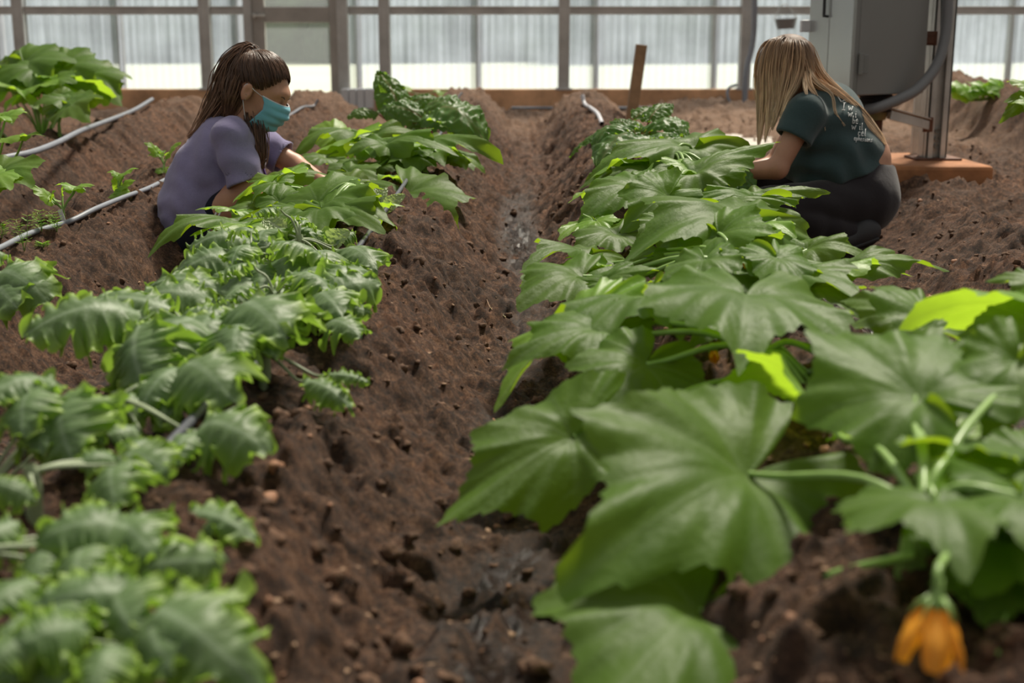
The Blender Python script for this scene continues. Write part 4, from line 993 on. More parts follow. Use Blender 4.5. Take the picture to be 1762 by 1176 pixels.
mb = MB(); q = P(1386, 45, 6.98); box(mb, q, (.05, .05, .06)); mb.build('latch_box', WHITEP, cab, bevel=.004)
# under the cabinet: gland, pipe
cg = (c0+c1)/2+Vector((-.04, .12, 0)); cg.z = zb
pp = empty('conduit_riser', (cg.x, cg.y, gz(cg.x, cg.y)), 'corrugated black gland and brass pipe standing under the cabinet', 'pipe')
mb = MB(); prof = [];
for i in range(22): z = zb-.09*i/21; prof.append(((cg.x, cg.y, z), .085 if (i//2) % 2 else .078))
V, Fq = tube_vf([p for p, r in prof], [r for p, r in prof], 24); mesh_np('corrugated_sleeve', V, Fq, DARK, pp)
V, Fq = tube_vf([(cg.x, cg.y, zb-.09), (cg.x, cg.y, zb-.13)], [.065, .055], 20); mesh_np('collar', V, Fq, simple('brass', (.30, .26, .12), .5, .5), pp)
V, Fq = tube_vf([(cg.x, cg.y, zb-.13), (cg.x, cg.y, -.1)], [.042, .042], 18); mesh_np('pipe', V, Fq, RUST, pp)
# big flexible conduit
path = [P(1632, -120, 6.72), P(1631, 0, 6.72), P(1627, 60, 6.70), P(1612, 112, 6.66), P(1580, 152, 6.6), P(1545, 172, 6.56), P(1508, 186, 6.54), P(1490, 189, 6.56)]
V, Fq = tube_vf(smooth_path(path, 50), [.027, .027], 14); tag(mesh_np('flexible_conduit', V, Fq, COND, None, origin=path[-1]), 'thick grey conduit curving down from the post to the pipe under the cabinet', 'conduit')
path = [P(1622, -100, 6.80), P(1622, 40, 6.80), P(1616, 90, 6.8), P(1600, 122, 6.8)]
V, Fq = tube_vf(smooth_path(path, 24), [.011, .011], 8); tag(mesh_np('black_cable', V, Fq, DARK, None, origin=path[-1]), 'thin dark cable running down inside the steel post', 'cable')
# brackets
br = empty('bracket_arm', P(1560, 205, 6.8), 'short horizontal steel arm between the post and the pipe', 'bracket')
a = P(1530, 196, 6.62); b = P(1597, 214, 6.86); mb = MB()
R = (b-a).to_track_quat('X', 'Z').to_matrix().to_4x4(); box(mb, (a+b)/2+Vector((0, 0, .025)), ((b-a).length, .06, .006), R); box(mb, (a+b)/2+Vector((0, .028, 0)), ((b-a).length, .006, .05), R); box(mb, (a+b)/2+Vector((0, -.028, -.005)), ((b-a).length, .006, .045), R); mb.build('channel', GALV, br, bevel=.002)
mb = MB(); box(mb, b+Vector((-.01, -.03, 0)), (.05, .012, .075)); mb.build('end_plate', RUST, br, bevel=.002)
mb = MB(); a = P(1596, 66, 6.78); box(mb, a, (.085, .05, .07)); box(mb, a+Vector((.0, -.03, .0)), (.05, .01, .05)); tag(mb.build('cabinet_clamp', RUST, bevel=.003), 'rusty bracket clamping the cabinet to the post, level with its middle', 'bracket')
# cables on the wall by the post at px 1290
path = [P(1299, -60, 13.1), P(1297, 60, 13.1), P(1284, 125, 13.05), P(1281, 192, 13.0)]
V, Fq = tube_vf(smooth_path(path, 40), [.028, .028], 10); tag(mesh_np('wall_conduit', V, Fq, HOSE, None, origin=path[-1]), 'grey conduit dropping down the wall post left of the long-haired person', 'conduit')
path = [P(1268, 146, 13.1), P(1254, 152, 13.05), P(1252, 165, 13.0), P(1259, 180, 12.95), P(1272, 191, 12.9)]
V, Fq = tube_vf(smooth_path(path, 30), [.014, .014], 8); tag(mesh_np('looped_cable', V, Fq, HOSE, None, origin=path[-1]), 'thin grey cable looping over the sill at the foot of the wall post', 'cable')
# small bucket hanging outside the pane
bk = empty('bucket', P(1352, 50, 13.12), 'dark bucket hanging against the panes above the long-haired person', 'bucket')
a = P(1352, 50, 13.12); b = P(1352, 32, 13.12); V, Fq = tube_vf([a, b], [.085, .11], 20); mesh_np('body', V, Fq, COND, bk)
V, Fq = tube_vf(smooth_path([b+Vector((-.11, 0, 0)), b+Vector((-.03, .08, ZR+.05-b.z)), b+Vector((.03, .08, ZR+.05-b.z)), b+Vector((.11, 0, 0))], 16), [.005, .005], 6); mesh_np('handle', V, Fq, GALV, bk)
# pale slab and white pebbly litter before the wall
mb = MB(); a = P(1195, 252, 8.0); b = P(1316, 252, 8.0); c = P(1316, 228, 9.3); d = P(1205, 228, 9.3)
z = max(gz(a.x, a.y), gz(c.x, c.y))+.012; 
def atz(px, py, z): d_ = PR(px, py); t = (z-CAMZ)/d_.z; return Vector((0, 0, CAMZ))+d_*t
q = [atz(1185, 250, z), atz(1330, 250, z), atz(1330, 230, z), atz(1190, 230, z)]
V = np.array([tuple(v) for v in q]+[(v.x, v.y, z-.15) for v in q]); mb.add(V, np.array([[0,1,2,3],[7,6,5,4],[0,4,5,1],[1,5,6,2],[2,6,7,3],[3,7,4,0]])); tag(mb.build('concrete_slab', CONC, bevel=.01), 'pale rough concrete slab on the ground left of the long-haired person', 'slab')

# ================================================================ people: smooth-blended solids turned into one continuous skin
def sdf_grid(lo, hi, h):
    lo = np.array(lo, float); hi = np.array(hi, float); n = np.ceil((hi-lo)/h).astype(int)+1
    ax = [lo[i]+h*np.arange(n[i]) for i in range(3)]
    return lo, h, n, np.stack(np.meshgrid(*ax, indexing='ij'), -1).astype(np.float32)
def d_cone(p, a, b, ra, rb, flat=None):
    a = np.array(a, np.float32); b = np.array(b, np.float32); ab = b-a
    t = np.clip(((p-a)@ab)/(ab@ab), 0, 1)
    q = p-(a+t[..., None]*ab)
    return np.sqrt((q*q).sum(-1))-(ra+(rb-ra)*t)
def d_ell(p, c, r, Rm=None):
    q = p-np.array(c, np.float32)
    if Rm is not None: q = q@np.array(Rm, np.float32)      # columns are axes
    r = np.array(r, np.float32)
    k0 = np.sqrt(((q/r)**2).sum(-1)); k1 = np.sqrt(((q/r**2)**2).sum(-1))+1e-9
    return k0*(k0-1)/k1
def smin(a, b, k):
    h = np.clip(.5+.5*(b-a)/k, 0, 1); return b*(1-h)+a*h-k*h*(1-h)
def smax(a, b, k): return -smin(-a, -b, k)
def nets(f, lo, h):
    """surface nets"""
    s = f < 0; n = np.array(f.shape)
    c = np.zeros(tuple(n-1)+(3,), np.float32); cnt = np.zeros(tuple(n-1), np.float32)
    offs = [(0,0,0),(1,0,0),(0,1,0),(0,0,1),(1,1,0),(1,0,1),(0,1,1),(1,1,1)]
    def cut(o, arr): return arr[o[0]:n[0]-1+o[0], o[1]:n[1]-1+o[1], o[2]:n[2]-1+o[2]]
    for i, o1 in enumerate(offs):
        for o2 in offs[i+1:]:
            d = np.abs(np.array(o1)-np.array(o2))
            if d.sum() != 1: continue
            a, b = cut(o1, f), cut(o2, f); m_ = (a < 0) != (b < 0)
            t = np.where(m_, a/(a-b+1e-12*(a == b)), 0)
            for k in range(3): c[..., k] += np.where(m_, o1[k]+t*(o2[k]-o1[k]), 0)
            cnt += m_
    act = cnt > 0; idx = -np.ones(act.shape, np.int64); idx[act] = np.arange(act.sum())
    g = np.argwhere(act); V = lo+h*(g+c[act]/cnt[act][:, None])
    Fs = []
    for ax in range(3):
        a = s[1:-1, 1:-1, 1:-1]; sl = [slice(1, -1)]*3; sl[ax] = slice(2, None); b = s[tuple(sl)]
        for sign, m_ in ((1, a & ~b), (-1, ~a & b)):
            q = np.argwhere(m_)+1
            if not len(q): continue
            u, v = [(1, 2), (2, 0), (0, 1)][ax]; du = np.eye(3, dtype=int)[u]; dv = np.eye(3, dtype=int)[v]
            quad = [q-du-dv, q-dv, q, q-du]
            quad = [idx[x[:, 0], x[:, 1], x[:, 2]] for x in quad]
            Q = np.stack(quad if sign > 0 else quad[::-1], 1); Fs.append(Q)
    Fq = np.concatenate(Fs); Fq = Fq[(Fq >= 0).all(1)]
    return V, Fq
def skin(name, fn, lo, hi, h, mat, parent, origin=None, relax=2):
    lo, h, n, p = sdf_grid(lo, hi, h); f = fn(p); V, Fq = nets(f, lo, h)
    o = mesh_np(name, V, Fq, mat, parent, origin=origin if origin is not None else V.mean(0))
    if relax:
        m_ = o.modifiers.new('s', 'SMOOTH'); m_.factor = .5; m_.iterations = relax
    return o, V, Fq
def bands(p, cent, R_, freq, amp):
    q = (p-np.array(cent, np.float32))@np.array(R_, np.float32)
    return amp*np.sin(q[..., 0]*freq+2.2*np.sin(q[..., 1]*freq*.35+1)+1.3*np.sin(q[..., 2]*freq*.5))

def skinmat(name, col, sss=.12):
    m = M(name); co = m.coord(); m.set(Base_Color=m.ramp(m.noise(18, 4, .6, co), [(.3, tuple(c*.88 for c in col)), (.7, tuple(min(1, c*1.08) for c in col))]), Roughness=.48)
    m.b.inputs['Subsurface Weight'].default_value = sss; m.b.inputs['Subsurface Radius'].default_value = (.02, .008, .004); m.b.inputs['Subsurface Scale'].default_value = .4
    m.bump(m.noise(220, 2, .5, co), .12, .001); return m.m
def cloth(name, col, scale=900, amt=.12, rough=.9):
    m = M(name); co = m.coord(); n1 = m.noise(scale, 2, .6, co); n2 = m.noise(9, 4, .6, co)
    c = m.ramp(n1, [(.3, tuple(c*(1-amt) for c in col)), (.7, tuple(min(1, c*(1+amt)) for c in col))])
    c = m.mix(1.0, c, m.ramp(n2, [(.3, .88), (.7, 1.1)]), 'MULTIPLY')
    m.set(Base_Color=c, Roughness=rough); m.b.inputs['Sheen Weight'].default_value = .25; m.b.inputs['Specular IOR Level'].default_value = .2
    h = m.math('ADD', m.math('MULTIPLY', n1, .15), m.noise(30, 4, .6, co)); m.bump(h, .35, .006); return m.m
SKIN = skinmat('warm_skin', (.52, .27, .17)); SKIN2 = skinmat('tan_skin', (.50, .26, .165))
def hairmat(name, root, mid, tip):
    m = M(name); t = m.attr('t'); rr = m.attr('rnd')
    c = m.ramp(t, [(0.08, root), (.45, mid), (.95, tip)])
    c = m.mix(1.0, c, m.ramp(rr, [(0, .55), (.6, 1.0), (1, 1.6)]), 'MULTIPLY')
    m.set(Base_Color=c, Roughness=.38); m.b.inputs['Specular IOR Level'].default_value = .45
    m.b.inputs['Anisotropic'].default_value = .5; return m.m
HAIR_B = hairmat('brown_hair', (.065, .032, .018), (.13, .066, .036), (.27, .15, .085))
HAIR_L = hairmat('blonde_hair', (.075, .036, .019), (.56, .36, .21), (.95, .74, .52))
CAPB = simple('dark_hair_base', (.045, .022, .013), .6, 0, 60, .3, .3)
CAPL = simple('blonde_hair_base', (.13, .068, .036), .6, 0, 60, .3, .3)

def strands(name, guides, mat, parent, origin, sides=4, clump=.0):
    """guides: (points, radii of the lock along it, number, strand radius, t0, t1)"""
    Vs, Fs, T_, R_ = [], [], [], []; off = 0
    for pts, rad, n, sr, t0, t1 in guides:
        sm = smooth_path(pts, 22); Tn, N, B = frames(sm)
        rads = np.interp(np.linspace(0, 1, 22), np.linspace(0, 1, len(rad)), rad)
        for k in range(n):
            a = rng.rand()*2*np.pi; q = math.sqrt(rng.rand()); f1, f2, f3 = rng.rand(3)*6.28
            s = np.linspace(0, 1, 22)
            wob = 1+.25*np.sin(s*3+f1)
            aa = a+.5*np.sin(s*2.4+f2)
            end = rng.uniform(.86, 1.0); 
            base = np.stack([np.interp(s*end, s, sm[:, i]) for i in range(3)], 1)
            rr = rads*q*wob
            p = base+rr[:, None]*(np.cos(aa)[:, None]*N+np.sin(aa)[:, None]*B)
            p += .0025*np.sin(s*17+f3)[:, None]*N*s[:, None]
            V, Fq = tube_vf(p, np.array([sr, sr*1.1, sr, sr*.35])*rng.uniform(.7, 1.25), sides, False)
            Vs.append(V); Fs.append(Fq+off); off += len(V)
            T_.append(np.repeat(t0+(t1-t0)*s, sides)); R_.append(np.full(len(V), rng.rand()))
    return mesh_np(name, np.concatenate(Vs), np.concatenate(Fs), mat, parent, origin=origin, attrs={'t': np.concatenate(T_), 'rnd': np.concatenate(R_)})
def rotm(fwd, up):
    f = Vector(fwd).normalized(); u = Vector(up); u = (u-f*u.dot(f)).normalized(); s = u.cross(f)
    return np.array([[f.x, s.x, u.x], [f.y, s.y, u.y], [f.z, s.z, u.z]])   # columns: forward, left, up
def hand(f, p, wrist, d, n, thumb_side, s=1.0, curl=.9):
    """adds palm, four bent fingers and a thumb to the field. d: pointing direction, n: back-of-hand normal"""
    w_ = np.array(wrist, float); d = np.array(Vector(d).normalized()); n = np.array(n, float); n -= d*n.dot(d); n /= np.linalg.norm(n); c = np.cross(n, d)*thumb_side
    Rm = np.stack([d, c, n], 1)
    f = smin(f, d_ell(p, w_+d*.045*s, (.052*s, .040*s, .015*s), Rm), .012)
    for i, (off, L) in enumerate(((.030, .068), (.011, .078), (-.009, .072), (-.028, .056))):
        k = w_+d*(.082-.004*abs(i-1))*s+c*off*s; cu = curl*(1+.08*i)
        q0 = k; ang = 0
        for j, (fr, r1, r2) in enumerate(((.45, .0095, .0085), (.32, .0085, .0078), (.23, .0078, .0065))):
            ang += cu*(.45, .6, .45)[j]; q1 = q0+(d*math.cos(ang)-n*math.sin(ang))*L*fr*s+c*off*.06
            f = smin(f, d_cone(p, q0, q1, r1*s, r2*s), .003); q0 = q1
    b = w_+d*.022*s+c*.030*s-n*.004; m1 = b+(d*.65+c*.62-n*.35)*.042*s; m2 = m1+(d*.85+c*.15-n*.5)*.034*s
    f = smin(f, d_cone(p, w_+d*.01+c*.012, b, .015*s, .013*s), .01); f = smin(f, d_cone(p, b, m1, .0125*s, .0105*s), .006); f = smin(f, d_cone(p, m1, m2, .0100*s, .0075*s), .003)
    return f

# ---------------------------------------------------------------- person in the purple shirt
def V3(v): return np.array([v[0], v[1], v[2]], float)
PA = empty('person', (-1.02, 4.6, gz(-1.02, 4.6)), 'squatting person in a purple T-shirt and blue face mask, brown ponytail, reaching into the leaves', 'person')
Y0 = 4.6
hip = V3(P(336, 385, Y0)); chest = V3(P(388, 275, Y0)); nb = V3(P(412, 222, Y0)); 
hc = V3(P(449, 158, Y0-.02)); Rh = rotm((.85, -.24, -.50), (.45, -.05, .9))
# head-local frame: x forward, y left, z up, origin at the skull centre
def H(x, y, z): return hc+Rh@np.array([x, y, z])
sh_r = V3(P(398, 240, Y0-.17)); sh_l = V3(P(424, 236, Y0+.17))
el_r = V3(P(432, 338, Y0-.20)); wr_r = V3(P(496, 352, Y0-.30))
el_l = V3(P(508, 284, Y0+.14)); wr_l = V3(P(556, 314, Y0+.02))
kn_r = V3(P(430, 372, Y0-.16)); kn_l = V3(P(455, 365, Y0+.16)); kn_r[2] = max(kn_r[2], .30)
an_r = np.array([-1.06, Y0-.13, .10]); an_l = np.array([-1.04, Y0+.13, .10])
def headfield(p, c, Rm, f=None, ear=True):
    def L(x, y, z): return c+Rm@np.array([x, y, z])
    g = d_ell(p, L(-.018, 0, .030), (.098, .074, .088), Rm)
    g = smin(g, d_ell(p, L(.035, 0, -.012), (.056, .058, .075), Rm), .03)      # face block
    g = smin(g, d_ell(p, L(.032, 0, -.070), (.052, .048, .042), Rm), .025)     # jaw
    g = smin(g, d_ell(p, L(.068, 0, -.092), (.020, .022, .017), Rm), .018)     # chin
    g = smin(g, d_ell(p, L(.072, 0, .030), (.022, .050, .022), Rm), .02)       # brow
    for s in (-1, 1):
        g = smin(g, d_ell(p, L(.062, s*.036, -.030), (.024, .022, .022), Rm), .018)   # cheek
        g = smax(g, -d_ell(p, L(.098, s*.031, .004), (.016, .020, .012), Rm), .010)   # socket
        g = smin(g, d_ell(p, L(.078, s*.031, .004), (.0135, .0145, .0125), Rm), .003)   # closed lid
        if ear:
            g = smin(g, d_ell(p, L(-.012, s*.081, -.010), (.021, .009, .033), Rm), .006)
            g = smax(g, -d_ell(p, L(-.006, s*.091, -.006), (.010, .008, .019), Rm), .004)
    g = smin(g, d_cone(p, L(.090, 0, .010), L(.113, 0, -.030), .008, .0115), .010)   # nose
    for s in (-1, 1): g = smin(g, d_ell(p, L(.102, s*.010, -.034), (.009, .007, .007), Rm), .006)
    g = smin(g, d_ell(p, L(.088, 0, -.058), (.010, .024, .0055), Rm), .005); g = smin(g, d_ell(p, L(.085, 0, -.070), (.010, .020, .006), Rm), .005)
    return g
def bodyA(p):
    f = headfield(p, hc, Rh)
    f = smin(f, d_cone(p, nb+[.0, 0, -.02], H(-.025, 0, -.045), .062, .052), .03)
    f = smin(f, d_ell(p, (hip+chest)/2+[0, 0, .0], (.12, .15, .18), rotm((.85, 0, -.5), (.5, 0, .85))), .05)
    f = smin(f, d_ell(p, chest, (.105, .155, .15), rotm((.8, 0, -.6), (.6, 0, .8))), .05)
    f = smin(f, d_ell(p, hip+[.03, 0, 0], (.125, .165, .13)), .05)
    f = smin(f, d_cone(p, nb+[-.02, 0, -.03], sh_r, .055, .052), .03); f = smin(f, d_cone(p, nb+[-.02, 0, -.03], sh_l, .055, .052), .03)
    for s, e, w_ in ((sh_r, el_r, wr_r), (sh_l, el_l, wr_l)):
        f = smin(f, d_cone(p, s, e, .047, .037), .02); f = smin(f, d_cone(p, e, w_, .038, .024), .012)
    f = hand(f, p, wr_r, (.9, -.05, -.35), (.1, -.5, .85), -1, 1.0); f = hand(f, p, wr_l, (.85, -.3, -.35), (.1, -.2, .95), 1, 1.0)
    for k, a in ((kn_r, an_r), (kn_l, an_l)):
        f = smin(f, d_cone(p, hip+[.02, (k[1]-Y0)*.6, .0], k, .088, .058), .03); f = smin(f, d_cone(p, k, a, .056, .040), .02)
    return f
OA = np.array([-1.02, 4.6, .3])
skin('body', bodyA, (-1.36, 4.2, .02), (-.42, 4.98, .90), .0052, SKIN, PA, OA)
PURP = cloth('heather_purple_cotton', (.25, .225, .38), 700, .14)
def planecut(f, p, c, n, k=.004):
    n = np.array(n, float); n /= np.linalg.norm(n); return smax(f, (p-np.array(c, np.float32))@n.astype(np.float32), k)
def shirtA(p):
    Rt = rotm((.8, 0, -.6), (.6, 0, .8))
    f = d_ell(p, (hip+chest)/2+[.0, 0, .0], (.145, .185, .205), rotm((.85, 0, -.5), (.5, 0, .85)))
    f = smin(f, d_ell(p, chest+[-.005, 0, .01], (.135, .180, .165), Rt), .06)
    f = smin(f, d_ell(p, hip+[.035, 0, .02], (.150, .192, .165)), .08)
    f = smin(f, d_cone(p, nb+[-.035, 0, -.045], sh_r+[0, .02, 0], .068, .070), .04); f = smin(f, d_cone(p, nb+[-.035, 0, -.045], sh_l+[0, -.02, 0], .068, .070), .04)
    # folds
    f = f+bands(p, hip, rotm((.3, 0, 1), (0, 1, 0)), 85, .0036)*np.clip(1-(p[..., 2]-hip[2])/.30, .12, 1)
    f = f+bands(p, chest, rotm((.7, .3, .6), (0, 1, 0)), 44, .0050)+bands(p, hip, rotm((-.5, .2, .8), (0, 1, 0)), 45, .003)
    # hem
    f = planecut(f, p, hip+np.array([.03, 0, -.045]), (.25, 0, -1))
    for s, e, sg in ((sh_r, el_r, -1), (sh_l, el_l, 1)):
        d = (e-s)/np.linalg.norm(e-s); c = s+d*.155
        g = d_cone(p, s-d*.01, s+d*.22, .062, .068)+bands(p, s, rotm(d, (0, 1, .2)), 60, .0045)
        g = planecut(g, p, c, d)
        inner = d_cone(p, s+d*.05, s+d*.3, .050, .063); inner = planecut(inner, p, s+d*.10, -d)
        g = smax(g, -inner, .003)
        f = smin(f, g, .012); f = planecut(f, p, np.array([0, 0, 0]), (0, 0, -1)) if False else f
    # neckline opening
    nk = d_cone(p, nb+[-.01, 0, -.03], H(-.02, 0, -.06), .066, .075)
    f = smax(f, -nk, .006)
    return f
skin('t_shirt', shirtA, (-1.40, 4.2, .10), (-.55, 5.0, .82), .0055, PURP, PA, OA)
COLL = cloth('purple_rib_collar', (.15, .135, .26), 700, .1)
SHORT = cloth('navy_shorts', (.012, .014, .028), 700, .2)
def shortA(p):
    f = d_ell(p, hip+[.03, 0, -.03], (.150, .188, .135))
    for k in (kn_r, kn_l):
        f = smin(f, d_cone(p, hip+[.02, (k[1]-Y0)*.6, -.01], hip*.3+k*.7, .102, .085), .03)
    f = f+bands(p, hip, rotm((1, .2, .3), (0, 0, 1)), 50, .003)
    return planecut(f, p, hip*.05+k*.95, (1, 0, 0))
skin('shorts', shortA, (-1.40, 4.2, .0), (-.7, 5.0, .5), .007, SHORT, PA, OA)
SHOE = simple('dark_shoe', (.03, .03, .035), .6)
for a in (an_r, an_l):
    def shoeA(p, a=a):
        f = d_ell(p, a+[.07, 0, -.045], (.125, .045, .038)); f = smin(f, d_ell(p, a+[-.02, 0, -.02], (.05, .04, .05)), .02); return planecut(f, p, a+[0, 0, -.085], (0, 0, -1))
    skin('shoe', shoeA, a-[.15, .09, .12], a+[.25, .09, .09], .006, SHOE, PA, a)
# drawstring
mb = MB(); 
for k in range(2): tube(mb, [P(352+k*8, 398, Y0-.24), P(366+k*6, 380, Y0-.245), P(372+k*7, 366, Y0-.235)], [.003, .003], 8, 6)
mb.build('drawstring', WHITEP, PA, smooth=True)
# hair: cap, slicked strands to the tie, tail
tie = H(-.075, 0, .098); 
def capA(p):
    f = d_ell(p, H(-.022, 0, .034), (.105, .081, .093), Rh)
    # hairline: keep the part behind a tilted plane, above the ears
    f = planecut(f, p, H(.034, 0, .080), Rh@np.array([1, 0, -1.1]), .004)
    f = planecut(f, p, H(-.03, 0, -.028), Rh@np.array([.75, 0, -1]), .006)
    f = smin(f, d_ell(p, H(-.07, 0, .088), (.03, .026, .026), Rh), .012)
    return f
skin('hair', capA, hc-.16, hc+.17, .0045, CAPB, PA, hc)
hair_parent = PA.children[-1]
g = []
for i in range(330):
    # from the hairline over the skull to the tie
    a = rng.uniform(-1, 1); s = 1 if a > 0 else -1; q = abs(a)
    k = rng.rand()
    th = q*2.15       # around from forehead centre to nape
    z = .094-.070*sst(.1, 1.30, np.array(th))+(.0 if th < 1.6 else -.16*(th-1.6))+rng.uniform(-.012, .008)
    st = np.array([.075*math.cos(th)-.012, s*.078*math.sin(min(th, 1.9)), float(z)])
    if th > 1.5: st[0] = -.02-.11*(th-1.5)/.65*.8
    en = np.array([-.078, rng.uniform(-.012, .012), .098+rng.uniform(-.01, .008)])
    pts = []
    cc = np.array([-.022, 0, .034]); rr = np.array([.105, .081, .095])
    for t in np.linspace(0, 1, 7):
        v = (st*(1-t)+en*t-cc)/rr; v = v/np.linalg.norm(v)*(1.0+.035*math.sin(t*3.14)+rng.uniform(0, .02)); pts.append(H(*(cc+v*rr)))
    g.append((pts, [.001, .004, .001], 4, .0013, .0, .35+.3*rng.rand()))
tl = [tie, P(424, 88, Y0+.02), P(405, 115, Y0+.02), P(390, 155, Y0+.0), P(372, 190, Y0-.02), P(345, 222, Y0-.04), P(322, 238, Y0-.04)]
tl = [V3(v) for v in tl]
g.append((tl, [.014, .03, .05, .058, .048, .030, .006], 330, .0016, .2, 1.0))
g.append(([tie, V3(P(430, 90, Y0)), V3(P(415, 130, Y0-.03)), V3(P(402, 170, Y0-.06)), V3(P(392, 205, Y0-.06))], [.012, .03, .042, .040, .02], 200, .0016, .1, .7))
g.append(([V3(P(428, 175, Y0-.02)), V3(P(440, 205, Y0-.05)), V3(P(446, 240, Y0-.08)), V3(P(450, 272, Y0-.10)), V3(P(452, 292, Y0-.10))], [.02, .034, .03, .022, .006], 130, .0015, .2, .8))
strands('hair_strands', g, HAIR_B, hair_parent, tie)
mb = MB(); e1 = Rh@np.array([-.6, 0, .8]); t_ = tie+e1*.012
rg = [t_+.019*(math.cos(a)*(Rh@np.array([.8, 0, .6]))+math.sin(a)*(Rh@np.array([0, 1, 0]))) for a in np.linspace(0, 2*np.pi, 20)]
V, Fq = tube_vf(rg, [.008, .008], 8); mb.add(V, Fq); mb.build('hair_tie', DARK, PA, smooth=True)
# face mask: a pleated patch wrapped round nose, cheeks and chin
n, mm = 40, 44
s = np.linspace(-1, 1, mm)[None]; t = np.linspace(0, 1, n)[:, None]
zz = .004-.116*t+0*s
wid = .066-.012*t
yy = wid*np.sin(s*1.35)*1.0
prof = np.interp(t, [0, .15, .35, .6, .85, 1], [.108, .124, .128, .114, .100, .080])
xx = prof-(.088-.01*t)*(1-np.cos(s*1.35))*1.05+.0035*np.sin(t*2*np.pi*4)*(1-np.abs(s)**4)+.004*np.sin(s*7+t*9)*t*(1-s**2)
Vm = np.stack([xx, yy, zz], -1).reshape(-1, 3)@Rh.T+hc
MASK = cloth('blue_surgical_fabric', (.20, .52, .64), 1200, .06, .75)
mo = mesh_np('face_mask', Vm, grid_faces(n, mm), MASK, PA, origin=Vm.mean(0)); sm_ = mo.modifiers.new('t', 'SOLIDIFY'); sm_.thickness = .002
mb = MB(); edge = Vm.reshape(n, mm, 3)[0]+Rh@np.array([.002, 0, .0]); V, Fq = tube_vf(edge, [.0022, .0022], 6); mb.add(V, Fq); mb.build('nose_band', WHITEP, mo, smooth=True)
mg = Vm.reshape(n, mm, 3)
for j, sg in ((0, -1), (mm-1, 1)):
    mb = MB(); e_ = H(-.020, sg*.084, .016); e2 = H(-.028, sg*.084, -.006); e3 = H(-.018, sg*.083, -.028)
    tube(mb, [mg[1, j], (mg[1, j]+e_)/2+Rh@np.array([0, sg*.006, 0]), e_, e2, e3, (mg[-3, j]+e3)/2+Rh@np.array([0, sg*.004, 0]), mg[-3, j]], [.0013, .0013], 30, 6); mb.build('ear_loop', WHITEP, mo, smooth=True)
# brow, lashes, earring
for sg in (-1, 1):
    mb = MB(); tube(mb, [H(.094, sg*.014, .024), H(.092, sg*.030, .030), H(.078, sg*.047, .026)], [.0022, .0014], 10, 6); mb.build('eyebrow', CAPB, PA, smooth=True)
    mb = MB(); tube(mb, [H(.094, sg*.019, -.001), H(.0955, sg*.031, -.005), H(.086, sg*.044, -.001)], [.0018, .0014], 10, 6); mb.build('eyelash', DARK, PA, smooth=True)
for k in range(2):
    V, Fq = tube_vf([H(-.004-.003*k, -.083, -.034+.016*k), H(-.004-.003*k, -.087, -.034+.016*k)], [.0028, .002], 8); mesh_np('earring', V, Fq, GALV, PA)
# lanyard at the chest
mb = MB(); tube(mb, [P(446, 262, Y0-.02), P(452, 285, Y0-.06), P(458, 305, Y0-.08)], [.004, .004], 8, 6); mb.build('lanyard', simple('purple_lanyard', (.09, .03, .20), .6), PA, smooth=True)

# ---------------------------------------------------------------- person in the dark green shirt
Y1 = 4.95
PB = empty('person', (1.15, 4.95, gz(1.15, 4.95)), 'squatting person in a dark green T-shirt and black leggings, long blonde hair over her face', 'person')
hipB = V3(P(1487, 325, Y1)); waistB = V3(P(1480, 274, Y1)); chB = V3(P(1425, 215, Y1)); nbB = V3(P(1383, 165, Y1))
hcB = V3(P(1352, 124, Y1-.01)); RhB = rotm((-.82, .35, -.50), (-.40, .05, .92))
shn = V3(P(1385, 198, Y1-.16)); shf = V3(P(1395, 180, Y1+.18))
eln = V3(P(1338, 290, Y1-.20)); wrn = V3(P(1258, 298, Y1-.16))
elf = V3(P(1330, 285, Y1+.16)); wrf = V3(P(1262, 300, Y1+.06))
knn = V3(P(1310, 352, Y1-.20)); knf = V3(P(1312, 318, Y1+.16))
ann = V3(P(1468, 402, Y1-.16)); anf = V3(P(1420, 400, Y1+.12))
def LB(x, y, z): return hcB+RhB@np.array([x, y, z])
Rb = rotm(nbB-hipB, (0, -.35, 1))
def bodyB(p):
    f = headfield(p, hcB, RhB)
    f = smin(f, d_cone(p, nbB, LB(-.03, 0, -.045), .058, .050), .03)
    f = smin(f, d_cone(p, chB, waistB, .115, .100), .05)
    f = smin(f, d_ell(p, chB, (.15, .155, .11), Rb), .04); f = smin(f, d_ell(p, waistB, (.12, .145, .10), Rb), .04)
    f = smin(f, d_ell(p, hipB+[-.01, 0, 0], (.112, .15, .11)), .04)
    for s, e, w_ in ((shn, eln, wrn), (shf, elf, wrf)):
        f = smin(f, d_cone(p, chB*.4+nbB*.6, s, .06, .05), .03)
        f = smin(f, d_cone(p, s, e, .046, .036), .02); f = smin(f, d_cone(p, e, w_, .039, .025), .014)
    f = hand(f, p, wrn, (-.95, .1, -.2), (-.1, -.4, .9), 1); f = hand(f, p, wrf, (-.9, -.2, -.3), (-.1, -.2, .95), -1)
    return f
OB = np.array([1.1, 4.95, .3])
skin('body', bodyB, (.66, 4.5, .02), (1.60, 5.35, .93), .0055, SKIN2, PB, OB)
TEAL = cloth('dark_green_cotton', (.042, .074, .078), 700, .16)
